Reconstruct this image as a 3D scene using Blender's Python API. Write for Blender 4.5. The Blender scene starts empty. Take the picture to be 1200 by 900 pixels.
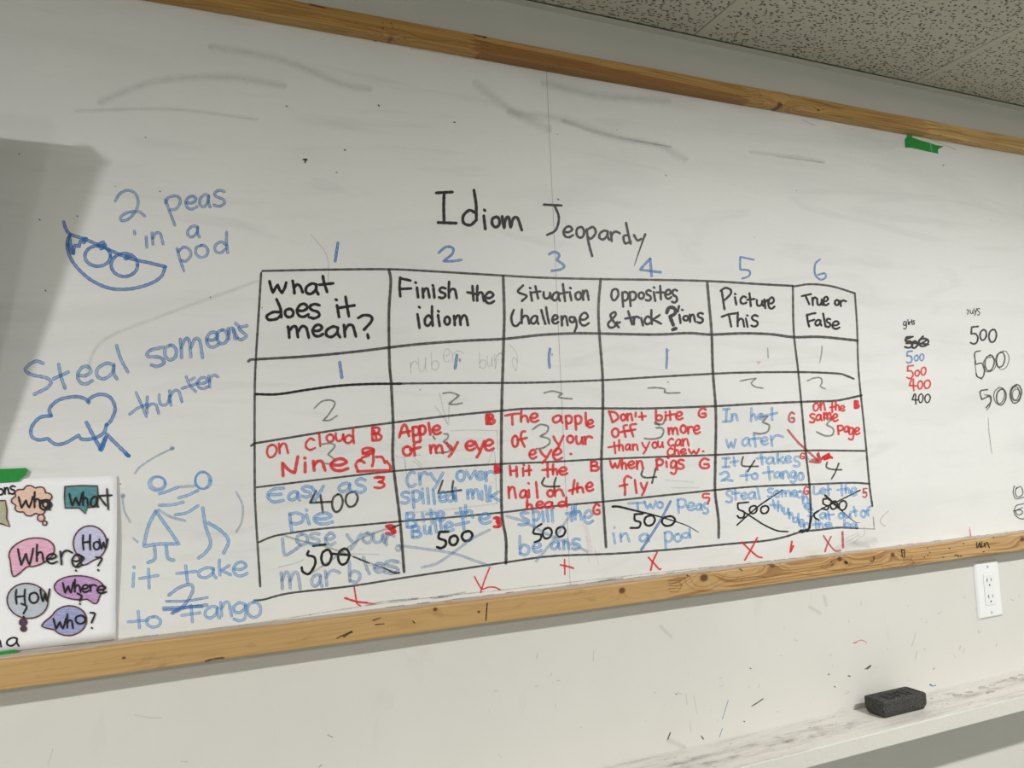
import bpy, bmesh, math, random
import numpy as np
from mathutils import Vector, Matrix
S = bpy.context.scene
COL = S.collection
# ------------------------------------------------------------------ camera
FPX, CAM_D, CAM_Z = 890.0, 1.15, 1.60
VX = np.array([2078.0, -8.0, FPX]); VN = np.array([-382.0, 92.0, FPX])
EX = VX/np.linalg.norm(VX); EN = VN - EX*(VN@EX); EN /= np.linalg.norm(EN)
EU = np.cross(EN, EX)
if EU[1] > 0: EU = -EU
cd = bpy.data.cameras.new('camera'); cam = bpy.data.objects.new('camera', cd); COL.objects.link(cam)
cd.sensor_width = 36; cd.lens = FPX/1200*36; cd.clip_start = 0.01
R = Matrix(((EX[0], -EX[1], -EX[2]), (EN[0], -EN[1], -EN[2]), (EU[0], -EU[1], -EU[2])))
cam.matrix_world = Matrix.Translation((0, -CAM_D, CAM_Z)) @ R.to_4x4()
S.camera = cam
S.view_settings.view_transform = 'Standard'; S.view_settings.look = 'None'; S.view_settings.gamma = 1
S.view_settings.exposure = 0.13
w = bpy.data.worlds.new('world'); S.world = w; w.use_nodes = True
w.node_tree.nodes['Background'].inputs[0].default_value = (0.8, 0.9, 1, 1)
w.node_tree.nodes['Background'].inputs[1].default_value = 0.3
# ceiling downlights: x, y, watts, radius
LIGHTS = [(-1.03, -1.25, 25, .035), (1.45, -1.25, 28, .038), (3.6, -1.25, 30, .04), (-1.6, -2.9, 32, .06), (1.0, -2.9, 12, .09), (3.4, -2.9, 12, .09)]
LIGHT_COL = (1.0, 0.992, 0.968)
CEIL = 2.376
for lx, ly, e, r in LIGHTS:
    ld = bpy.data.lights.new('ceiling_lamp', 'AREA'); ld.shape = 'DISK'; ld.size = 2*r; ld.energy = e; ld.color = LIGHT_COL
    lo = bpy.data.objects.new('ceiling_lamp', ld); lo.location = (lx, ly, CEIL-.018); COL.objects.link(lo)

def at(px, py, t=0.0):
    """point of the photograph (1200x900) on the plane t metres in front of the wall"""
    r = np.array([px-600, py-450, FPX]); d = (r@EX, r@EN, r@EU)
    k = (CAM_D-t)/d[1]
    return (k*d[0], -t, CAM_Z+k*d[2])

# ------------------------------------------------------------------ object helpers
def link(o, parent=None):
    COL.objects.link(o)
    if parent: o.parent = parent
    return o
def mesh(name, verts, faces, m=None, parent=None, uvs=None, smooth=False):
    me = bpy.data.meshes.new(name); me.from_pydata([tuple(v) for v in verts], [], faces)
    if uvs is not None:
        ul = me.uv_layers.new(name='uv'); lu = []
        for f in faces:
            for i in f: lu += [uvs[i][0], uvs[i][1]]
        ul.data.foreach_set('uv', lu)
    if smooth: me.shade_smooth()
    if m: me.materials.append(m)
    return link(bpy.data.objects.new(name, me), parent)
def from_bm(name, bm, m, parent=None, smooth=False):
    me = bpy.data.meshes.new(name); bm.to_mesh(me); bm.free()
    if smooth: me.shade_smooth()
    me.materials.append(m)
    return link(bpy.data.objects.new(name, me), parent)
def box_bm(x0, x1, y0, y1, z0, z1, bev=0, seg=2, bm=None):
    b = bmesh.new()
    bmesh.ops.create_cube(b, size=1)
    for v in b.verts: v.co = Vector((x0+(v.co.x+.5)*(x1-x0), y0+(v.co.y+.5)*(y1-y0), z0+(v.co.z+.5)*(z1-z0)))
    if bev: bmesh.ops.bevel(b, geom=b.edges[:], offset=bev, segments=seg, affect='EDGES', profile=.5)
    if bm is None: return b
    me = bpy.data.meshes.new('t'); b.to_mesh(me); b.free(); bm.from_mesh(me); bpy.data.meshes.remove(me)
    return bm
def box(name, x0, x1, y0, y1, z0, z1, m, parent=None, bev=0, seg=2):
    return from_bm(name, box_bm(x0, x1, y0, y1, z0, z1, bev, seg), m, parent)
def empty(name, loc, label=None, cat=None, group=None):
    o = bpy.data.objects.new(name, None); o.location = loc; COL.objects.link(o); o.empty_display_size = .05
    return tag(o, label, cat, group)
def tag(o, label=None, cat=None, group=None, kind=None):
    if label: o['label'] = label
    if cat: o['category'] = cat
    if group: o['group'] = group
    if kind: o['kind'] = kind
    return o
def adopt(o, root):
    """parent a part built in world coordinates to its thing without moving it"""
    o.parent = root; o.matrix_parent_inverse = Matrix.Translation(root.location).inverted(); return o

# ------------------------------------------------------------------ material helper
class NT:
    def __init__(s, name, rough=.5, spec=.5):
        s.m = bpy.data.materials.new(name); s.m.use_nodes = True; s.t = s.m.node_tree; s.n = s.t.nodes
        s.b = s.n['Principled BSDF']; s.b.inputs['Roughness'].default_value = rough
        s.b.inputs['Specular IOR Level'].default_value = spec
        s.co = s.n.new('ShaderNodeTexCoord').outputs['Object']
    def link(s, a, b): s.t.links.new(a, b)
    def put(s, sock, v):
        if isinstance(v, bpy.types.NodeSocket): s.link(v, sock)
        elif v is not None: sock.default_value = v
    def math(s, op, a, b=None, c=None, clamp=False):
        n = s.n.new('ShaderNodeMath'); n.operation = op; n.use_clamp = clamp
        for i, v in enumerate((a, b, c)):
            if v is not None: s.put(n.inputs[i], v)
        return n.outputs[0]
    def mapping(s, scale=(1,1,1), loc=(0,0,0), rot=(0,0,0), src=None):
        n = s.n.new('ShaderNodeMapping'); s.link(src or s.co, n.inputs[0])
        n.inputs['Scale'].default_value = scale; n.inputs['Location'].default_value = loc; n.inputs['Rotation'].default_value = rot
        return n.outputs[0]
    def noise(s, vec, scale, detail=3, rough=.5, dist=0):
        n = s.n.new('ShaderNodeTexNoise'); s.link(vec, n.inputs['Vector'])
        n.inputs['Scale'].default_value = scale; n.inputs['Detail'].default_value = detail
        n.inputs['Roughness'].default_value = rough; n.inputs['Distortion'].default_value = dist
        return n.outputs[0]
    def ramp(s, fac, stops, interp='LINEAR'):
        n = s.n.new('ShaderNodeValToRGB'); s.link(fac, n.inputs[0]); n.color_ramp.interpolation = interp
        e = n.color_ramp.elements
        while len(e) < len(stops): e.new(.5)
        for i, (p, c) in enumerate(stops):
            e[i].position = p; e[i].color = (c if isinstance(c, tuple) else (c, c, c)) + (1,)
        return n.outputs[0]
    def rng(s, v, a, b, c=0., d=1.):
        n = s.n.new('ShaderNodeMapRange'); s.put(n.inputs[0], v)
        for i, q in enumerate((a, b, c, d)): n.inputs[i+1].default_value = q
        n.clamp = True
        return n.outputs[0]
    def mix(s, f, a, b, mode='MIX'):
        n = s.n.new('ShaderNodeMix'); n.data_type = 'RGBA'; n.blend_type = mode
        s.put(n.inputs[0], f)
        for i, v in ((6, a), (7, b)):
            if isinstance(v, tuple) and len(v) == 3: v = v + (1,)
            s.put(n.inputs[i], v)
        return n.outputs[2]
    def color(s, c): s.put(s.b.inputs['Base Color'], c if not isinstance(c, tuple) else c[:3]+(1,)); return s
    def bump(s, h, strength=.3, dist=.001):
        n = s.n.new('ShaderNodeBump'); n.inputs['Strength'].default_value = strength; n.inputs['Distance'].default_value = dist
        s.link(h, n.inputs['Height']); s.link(n.outputs[0], s.b.inputs['Normal']); return s
    def xyz(s, v=None):
        n = s.n.new('ShaderNodeSeparateXYZ'); s.link(v or s.co, n.inputs[0]); return n.outputs
def plain(name, c, rough=.5, spec=.5, metal=0):
    k = NT(name, rough, spec); k.color(c); k.b.inputs['Metallic'].default_value = metal; return k.m

# wall paint
def wall_mat():
    k = NT('wall_paint', .5, .3)
    n = k.noise(k.mapping((1, 1, 1)), 2.2, 4, .6); sm = k.noise(k.mapping((3, 1, 1.2), rot=(0, .5, 0)), 6, 5, .6, .5)
    c = k.mix(k.rng(n, .35, .7), (.62, .605, .57), (.66, .645, .61))
    c = k.mix(k.rng(sm, .63, .8, 0, .25), c, (.45, .44, .41))
    k.color(c); k.bump(k.noise(k.mapping((1, 1, 1)), 260, 3, .6), .12, .001); return k.m
def board_mat():
    k = NT('whiteboard_laminate', .3, .5)
    # long curved eraser swipes and grey haze
    sw = k.noise(k.mapping((.8, 1, 4.5), rot=(0, .25, 0)), 1.6, 4, .55, 1.2)
    sw2 = k.noise(k.mapping((1.2, 1, 8), rot=(0, -.3, 0), loc=(3, 0, 1)), 1.8, 5, .6, 1.6)
    hz = k.noise(k.mapping((1, 1, 1)), 2.5, 5, .6)
    fine = k.noise(k.mapping((30, 1, 60), rot=(0, .2, 0)), 2, 4, .6)
    c = k.mix(k.rng(hz, .3, .7), (.70, .70, .69), (.75, .745, .73))
    c = k.mix(k.rng(sw, .50, .72, 0, .22), c, (.42, .42, .41))
    c = k.mix(k.rng(sw2, .56, .72, 0, .25), c, (.45, .45, .45))
    c = k.mix(k.rng(fine, .5, .9, 0, .12), c, (.5, .5, .5))
    sp = k.n.new('ShaderNodeTexVoronoi'); k.link(k.mapping((1, 1, 1)), sp.inputs['Vector']); sp.inputs['Scale'].default_value = 26
    spk = k.math('LESS_THAN', sp.outputs['Distance'], .028)
    c = k.mix(k.math('MULTIPLY', spk, k.math('GREATER_THAN', k.xyz(sp.outputs['Color'])[0], .55)), c, (.13, .13, .13))
    k.color(c)
    k.put(k.b.inputs['Roughness'], k.rng(hz, .3, .7, .47, .55))
    return k.m
def wood_mat(name, z0, knots, joints, tone, band=False, rings=(.5, .7)):
    """pine: grain along x, bent around knots (x, z, radius); finger joints at x"""
    k = NT(name, .5, .35); X, Y, Z = k.xyz()
    zz = k.math('SUBTRACT', Z, z0)
    tri = k.math('MULTIPLY', k.math('PINGPONG', zz, .0036), 7.0)
    tri = k.math('SUBTRACT', tri, .012)
    xs = k.math('ADD', X, tri); seg = None
    for j in joints:
        g = k.math('GREATER_THAN', xs, j); seg = g if seg is None else k.math('ADD', seg, g)
    warp = zz; dark = None
    for kx, kz, r in knots:
        dx = k.math('SUBTRACT', X, kx); dz = k.math('SUBTRACT', Z, kz)
        d2 = k.math('ADD', k.math('MULTIPLY', k.math('POWER', dx, 2), .18), k.math('POWER', dz, 2))
        g = k.math('EXPONENT', k.math('MULTIPLY', d2, -1/(2.2*r)**2))
        warp = k.math('ADD', warp, k.math('MULTIPLY', g, r*2.6*(1 if kz < z0+.02 else -1)))
        dd = k.math('SQRT', k.math('ADD', k.math('MULTIPLY', k.math('POWER', dx, 2), .6), k.math('POWER', dz, 2)))
        q = k.rng(dd, r*.62, r*1.15, 1, 0); dark = q if dark is None else k.math('MAXIMUM', dark, q)
    if seg is None: seg = k.math('MULTIPLY', X, 0)
    cb = k.n.new('ShaderNodeCombineXYZ')
    k.link(k.math('ADD', X, k.math('MULTIPLY', seg, 3.7)), cb.inputs[0]); k.link(k.math('ADD', Y, k.math('MULTIPLY', seg, .33)), cb.inputs[1]); k.link(warp, cb.inputs[2])
    v = cb.outputs[0]
    ring = k.noise(k.mapping((1.1, 30, 46), src=v), 1.5, 1.5, .45, .25)
    rg = k.math('PINGPONG', k.math('MULTIPLY', ring, 9.0), .5)
    rg = k.math('MULTIPLY', rg, 2.0)
    fib = k.noise(k.mapping((14, 300, 420), src=v), 1.3, 4, .6)
    c = k.ramp(rg, [(0, tone[0]), (.55, tone[1]), (.88, tone[2]), (1, tone[2])])
    c = k.mix(k.rng(fib, .35, .75, 0, .4), c, tone[2])
    flat = k.mix(k.noise(k.mapping((2, 30, 90), src=v), 1.5, 3), tone[0], tone[1])
    amt = k.rng(seg, 0, 1, *rings)
    c = k.mix(amt, flat, c)
    if band:
        lim = k.math('MULTIPLY_ADD', k.math('SUBTRACT', X, joints[0]), -.024, .0205)
        on = k.math('MULTIPLY', k.rng(k.math('SUBTRACT', lim, zz), -.0006, .0006), k.math('MULTIPLY', k.math('GREATER_THAN', xs, joints[0]), k.math('LESS_THAN', xs, joints[1])))
        c = k.mix(k.math('MULTIPLY', on, .75), c, (.30, .13, .035))
    wn = k.n.new('ShaderNodeTexWhiteNoise'); wn.noise_dimensions = '1D'; k.link(k.math('ADD', seg, .5), wn.inputs['W'])
    c = k.mix(k.rng(wn.outputs[0], 0, 1, 0, .8), c, tone[3], 'MULTIPLY')
    st = k.noise(k.mapping((7, 3, 18), src=k.co), 3.0, 4, .7)
    c = k.mix(k.rng(st, .6, .78, 0, .4), c, (.12, .065, .03))
    if dark is not None: c = k.mix(k.math('MULTIPLY', dark, .92), c, (.10, .032, .014))
    k.color(c); k.bump(fib, .12, .0006); return k.m
def tile_mat():
    k = NT('ceiling_tile_mineral_fibre', .95, .1)
    gp = k.n.new('ShaderNodeNewGeometry').outputs['Position']
    w = k.n.new('ShaderNodeTexNoise'); k.link(gp, w.inputs['Vector']); w.inputs['Scale'].default_value = 60; w.inputs['Detail'].default_value = 1
    wv = k.n.new('ShaderNodeVectorMath'); wv.operation = 'MULTIPLY_ADD'; k.link(w.outputs['Color'], wv.inputs[0]); wv.inputs[1].default_value = (.010, .010, 0); k.link(gp, wv.inputs[2])
    tot = None
    for i, (sc, rot, an, th) in enumerate([(62, .2, 2.2, .24), (66, 1.3, 2.0, .24), (64, -.7, 2.2, .23), (100, .6, 1.3, .22)]):
        vv = k.n.new('ShaderNodeTexVoronoi'); vv.voronoi_dimensions = '2D'
        k.link(k.mapping((1, an, 1), rot=(0, 0, rot), loc=(i*.37, i*.11, 0), src=wv.outputs[0]), vv.inputs['Vector']); vv.inputs['Scale'].default_value = sc
        hit = k.math('MULTIPLY', k.rng(vv.outputs['Distance'], th*.7, th, 1, 0), k.math('GREATER_THAN', k.xyz(vv.outputs['Color'])[0], .69))
        tot = hit if tot is None else k.math('MAXIMUM', tot, hit)
    X, Y, Z = k.xyz()
    tot = k.math('MULTIPLY', tot, k.math('MULTIPLY', k.math('GREATER_THAN', X, .018), k.math('LESS_THAN', X, .602)))
    base = k.mix(k.rng(k.noise(gp, 300, 3), .3, .7), (.50, .475, .40), (.56, .53, .45))
    k.color(k.mix(k.math('MULTIPLY', tot, .85), base, (.07, .062, .045)))
    k.bump(k.math('SUBTRACT', 1, tot), .6, .002); return k.m
def shelf_mat():
    k = NT('shelf_white_paint', .5, .35)
    n = k.noise(k.mapping((1.6, 14, 6)), 4, 6, .7, .2); f = k.noise(k.mapping((60, 140, 60)), 3, 4, .7)
    g = k.n.new('ShaderNodeNewGeometry'); up = k.rng(k.xyz(g.outputs['Normal'])[2], .5, .9, 0, 1)
    c = k.mix(k.rng(f, .3, .7), (.62, .60, .56), (.68, .66, .62))
    dirt = k.math('MULTIPLY', k.math('MULTIPLY', k.rng(n, .46, .62), k.rng(f, .35, .55)), up)
    c = k.mix(k.math('MULTIPLY', dirt, .5), c, (.25, .205, .21))
    k.color(c); k.bump(f, .1, .001); return k.m
def foam_mat():
    k = NT('eraser_black_felt', .95, .2)
    n = k.noise(k.co, 520, 2, .7); n2 = k.noise(k.co, 350, 3, .7)
    k.color(k.mix(k.rng(n, .4, .7), (.022, .022, .021), (.13, .125, .118))); k.bump(n2, .8, .0015); return k.m
def paper_mat():
    k = NT('poster_paper', .8, .2); n = k.noise(k.co, 14, 3)
    k.color(k.mix(n, (.80, .80, .84), (.86, .86, .89))); k.bump(n, .15, .004); return k.m
def pencil_mat(name, a, b, rot=.7):
    k = NT(name, .8, .2)
    n = k.noise(k.mapping((90, 1, 900), rot=(0, rot, 0)), 1.2, 3, .6, .2)
    k.color(k.mix(k.rng(n, .3, .65), a, b)); return k.m
def ink_mat(name, c, alpha=.9, edge=0.0, streak=.25, rough=.45, soft=False):
    """dry-erase ink film: see-through where thin, darker along the stroke's edges"""
    k = NT(name, rough, .4)
    uv = k.n.new('ShaderNodeUVMap'); uv.uv_map = 'uv'; U, V, _ = k.xyz(uv.outputs[0])
    av = k.math('ABSOLUTE', V)
    e = k.rng(av, 0, 1, 1, 0) if soft else k.rng(av, .25, .8, 1-edge, 1)
    n = k.noise(k.co, 420, 3, .6); n2 = k.noise(k.co, 60, 2, .5)
    a = k.math('MULTIPLY', k.math('MULTIPLY', e, alpha), k.math('MULTIPLY', k.rng(n, .2, .75, 1-streak, 1.05), k.rng(n2, .3, .7, 1-streak*.8, 1)), clamp=True)
    k.color(c); k.put(k.b.inputs['Alpha'], a); return k.m
def tape_mat():
    k = NT('green_painter_tape', .6, .3); n = k.noise(k.mapping((200, 1, 30)), 2, 3)
    k.color(k.mix(k.rng(n, .3, .7), (.012, .23, .035), (.018, .28, .045))); k.bump(n, .3, .0005); return k.m
# ------------------------------------------------------------------ handwriting
GLYPH = {
 'A': "0,100 22,50 48,0* 70,45 92,100|10,62 80,56",
 'B': "12,2 10,50 14,98|12,4 60,0 78,18 60,42 16,48* 70,50 98,72 72,96 14,98",
 'C': "85,6 45,2 8,40 12,82 50,100 95,84", 'D': "5,0 30,100* 90,62 70,15 5,0",
 'E': "90,2 10,4 6,50 8,98 95,96|8,50 80,46", 'F': "8,2 6,50 10,100|6,4 60,0 100,6|8,52 90,48",
 'G': "88,14 45,0 8,40 14,84 50,98 88,88 86,56* 48,58", 'H': "8,2 4,50 12,100|88,0 84,50 90,100|6,52 88,46",
 'I': "5,3 95,0|50,2 48,98|2,100 98,96", 'L': "8,0 4,50 12,100* 60,98 100,84", 'N': "5,100 6,8* 40,50 88,92* 95,0",
 'O': "50,2 14,18 2,60 22,96 62,92 96,52 84,12 50,2 38,6", 'P': "10,8 14,50 22,100|0,10 45,0 95,15 88,48 40,62 18,58",
 'S': "95,12 55,0 12,20 20,42 75,55 92,78 60,98 5,92", 'T': "0,6 50,2 100,0|50,3 56,50 58,100",
 'W': "0,4 12,60 22,98* 45,45 52,30* 62,70 76,96* 92,40 100,0",
 'X': "5,0 50,50 100,100|92,2 50,50 5,98",
 'a': "86,12 50,2 8,35 6,80 40,96 78,60 86,10* 84,60 100,98", 'b': "8,0 8,50 12,94|10,66 45,46 92,58 94,82 60,100 12,92",
 'c': "88,14 50,0 8,38 10,80 50,100 96,84", 'd': "88,0 88,50 96,98|86,62 50,46 8,62 8,90 45,98 84,78",
 'e': "10,52 55,54 90,30 66,2 28,12 4,52 22,92 60,100 98,82", 'f': "92,8 60,0 40,25 44,60 40,100|5,52 90,44",
 'g': "84,10 45,0 8,22 14,50 50,54 82,30 84,8* 90,55 76,92 40,100 8,90",
 'h': "12,0 8,50 10,98|10,66 40,44 74,50 84,75 92,100", 'i': "45,32 50,66 55,100|48,0 54,5", 'j': "55,32 60,75 40,98 10,95|55,0 58,6",
 'k': "12,0 10,50 16,100|86,36 50,56 18,68* 55,80 98,98", 'l': "42,0 48,50 58,100", '1': "50,0 48,50 50,100",
 'm': "2,8 6,50 8,100|6,50 24,8 40,14 48,96|48,50 66,6 84,12 92,50 98,100", 'n': "4,6 8,50 12,100|10,50 38,8 70,10 84,50 96,98",
 'o': "50,2 10,22 6,70 40,100 84,86 96,40 70,6 44,4", 'p': "8,4 14,50 22,100|8,10 50,0 96,14 92,46 50,60 16,52",
 'r': "6,8 12,50 16,100|12,50 34,12 64,2 98,18", 's': "92,8 50,0 12,16 26,40 80,56 90,82 50,100 4,92",
 't': "44,0 46,50 54,100|0,34 96,28", 'u': "4,2 4,50 20,94 60,90 82,50 86,2* 86,60 100,98", 'v': "0,4 25,50 45,98* 70,50 100,0",
 'w': "0,6 12,60 26,98* 40,60 50,30* 58,70 74,96* 88,50 98,2", 'y': "2,4 20,30 46,52|98,0 70,42 46,76 20,100",
 '0': "55,0 14,20 2,62 28,98 74,88 98,42 78,6 48,2", '2': "2,20 35,0 84,8 86,36 45,76 12,96* 55,94 100,92",
 '3': "6,8 50,0 90,14 74,38 38,46* 84,54 96,78 60,98 4,94", '4': "40,2 6,58* 96,60|62,4 60,50 66,100",
 '5': "96,2 16,6* 10,44* 58,42 92,62 80,90 40,100 2,92", '6': "84,2 30,24 4,66 20,96 66,98 92,78 64,58 16,72",
 '?': "2,14 40,0 90,12 92,34 56,62 50,74|54,92 60,99", '&': "92,98 40,50 26,20 56,2 66,22 8,72 20,98 56,94 76,62* 80,72 100,66",
 "'": "70,0 30,100", '.': "40,40 60,60", '!': "50,0 50,70|50,92 54,98",
}
CROPS = dict(A=(0,200,4), B=(0,340,3.75), C=(130,520,3.747), D=(0,540,3.913), E=(490,210,4), F=(290,275,6), G=(450,275,6),
 H=(580,280,6.427), I=(700,290,7.5), J=(820,290,6), K=(290,400,5.622), L=(290,540,5), M=(450,400,6), N=(450,535,5.293),
 O=(580,400,6.207), P=(580,535,6), Q=(700,395,6.207), R=(700,530,6), S=(825,395,6.208), T=(825,530,6.43), U=(925,395,6.209),
 V=(925,530,6.927), X=(1040,340,5.625), Y=(980,620,3.2136), Z=(1000,490,5.295), W=(780,600,2.857), Q2=(780,780,2.857), P1=(0,0,1), TT=(0,0,1.7143))
def pts(s):
    out = []
    for tok in s.split():
        c = tok.endswith('*'); a, b = tok.rstrip('*').split(','); out.append((float(a), float(b), c))
    return out
def spline(P):
    """Catmull-Rom through the points, corners kept at starred points"""
    runs = [[]]
    for x, y, c in P:
        runs[-1].append((x, y))
        if c: runs.append([(x, y)])
    out = []
    for r in runs:
        if len(r) < 2:
            if not out and r: out = [r[0]]
            continue
        q = [np.array(p) for p in r]; q = [2*q[0]-q[1]] + q + [2*q[-1]-q[-2]]
        for i in range(1, len(q)-2):
            L = np.linalg.norm(q[i+1]-q[i]); n = max(2, min(40, int(L/1.1)+1))
            for k in range(n):
                t = k/n; t2, t3 = t*t, t**3
                out.append(tuple(.5*((2*q[i])+(q[i+1]-q[i-1])*t+(2*q[i-1]-5*q[i]+4*q[i+1]-q[i+2])*t2+(3*q[i]-q[i-1]-3*q[i+1]+q[i+2])*t3)))
        out.append(tuple(q[-2]))
    return out
class Ink:
    """collects pen strokes; all of one inscription become one part of the board"""
    lift = 0.0
    def __init__(s, t=0.0, surf=None): s.v = []; s.f = []; s.uv = []; s.t = t; s.surf = surf; s.parts = []
    def stroke(s, P, w, taper=0.0, rnd=None):
        p = [np.array(a) for a in P]
        d = [p[0]]
        for a in p[1:]:
            if np.linalg.norm(a-d[-1]) > .35: d.append(a)
        if len(d) == 1: d.append(d[0]+np.array([.5, .2]))
        p = d; n = len(p); tan = []
        for i in range(n):
            a = p[min(i+1, n-1)]-p[max(i-1, 0)]; tan.append(a/max(1e-6, np.linalg.norm(a)))
        rows = [(p[0]-tan[0]*w*.5, tan[0], .25), (p[0]-tan[0]*w*.36, tan[0], .72)]
        acc = 0
        for i in range(n):
            fr = i/max(1, n-1); rows.append((p[i], tan[i], (1-taper*fr)*(1+.07*math.sin(i*.9+n))))
        e = 1-taper
        rows += [(p[-1]+tan[-1]*w*.36*e, tan[-1], .72*e), (p[-1]+tan[-1]*w*.5*e, tan[-1], .25*e)]
        Ink.lift = (Ink.lift+6e-6) if Ink.lift < 2.4e-4 else 0.0
        b = len(s.v); f0 = len(s.f)
        for i, (c, tg, k) in enumerate(rows):
            nn = np.array([-tg[1], tg[0]])*w*.5*k
            lf = s.t+Ink.lift+i*4e-8
            for side, vv in ((-1, -1.), (0, 0.), (1, 1.)):
                q = c+nn*side; s.v.append(s.surf(q[0], q[1], lf) if s.surf else at(q[0], q[1], lf)); s.uv.append((i*.1, vv*min(1, k+.1)))
            if i:
                a0 = b+3*(i-1)
                s.f += [(a0, a0+1, a0+4, a0+3), (a0+1, a0+2, a0+5, a0+4)]
        a = np.array(p); s.parts.append((a.min(0)-w/2, a.max(0)+w/2, b, len(s.v), f0, len(s.f)))
    def clusters(s, gap):
        """the strokes as separate inks, one for each group of strokes standing apart"""
        n = len(s.parts); g = list(range(n))
        for i in range(n):
            for j in range(i):
                a, b = s.parts[i], s.parts[j]
                if max(max(a[0][k]-b[1][k], b[0][k]-a[1][k]) for k in (0, 1)) < gap:
                    gi, gj = g[i], g[j]; g = [gj if x == gi else x for x in g]
        out = []
        for c in sorted(set(g)):
            ik = Ink(s.t)
            for x, pr_ in zip(g, s.parts):
                if x != c: continue
                o = len(ik.v)-pr_[2]; ik.v += s.v[pr_[2]:pr_[3]]; ik.uv += s.uv[pr_[2]:pr_[3]]
                ik.f += [tuple(q+o for q in f) for f in s.f[pr_[4]:pr_[5]]]
            out.append(ik)
        return out
    def build(s, name, m, parent, label=None):
        o = mesh(name, s.v, s.f, m, parent, s.uv); o.visible_shadow = True
        if label: o['label'] = label
        return o
INK = {}
def write(spec, ink=None, t=None):
    """lines: 'crop width  op ...'; op = char[x0,y0,x1,y1] or ~x,y x,y (a traced stroke), >: tapering"""
    ink = ink or Ink(.0006 if t is None else t)
    for ln in spec.strip().split('\n'):
        ln = ln.strip()
        if not ln: continue
        cr, w, rest = ln.split(None, 2); ox, oy, sc = CROPS[cr]; w = float(w)
        for op in rest.split(';'):
            op = op.strip()
            if not op: continue
            if op[0] in '~>':
                for part in op[1:].split('|'):
                    P = [(ox+x/sc, oy+y/sc, c) for x, y, c in pts(part)]
                    ink.stroke(spline(P), w, .75 if op[0] == '>' else 0)
            elif op[0] == '@':                      # ellipse cx,cy,rx,ry
                cx, cy, rx, ry = map(float, op[1:].split(','))
                P = [(ox+(cx+rx*math.cos(a*.35))/sc, oy+(cy+ry*math.sin(a*.35))/sc, False) for a in range(19)]
                ink.stroke(spline(P), w)
            else:
                ch = op[0]; x0, y0, x1, y1 = [float(q) for q in op[1:].split(',')]
                for part in GLYPH[ch].split('|'):
                    P = [(ox+(x0+x/100*(x1-x0))/sc, oy+(y0+y/100*(y1-y0))/sc, c) for x, y, c in pts(part)]
                    ink.stroke(spline(P), w)
    return ink
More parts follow.
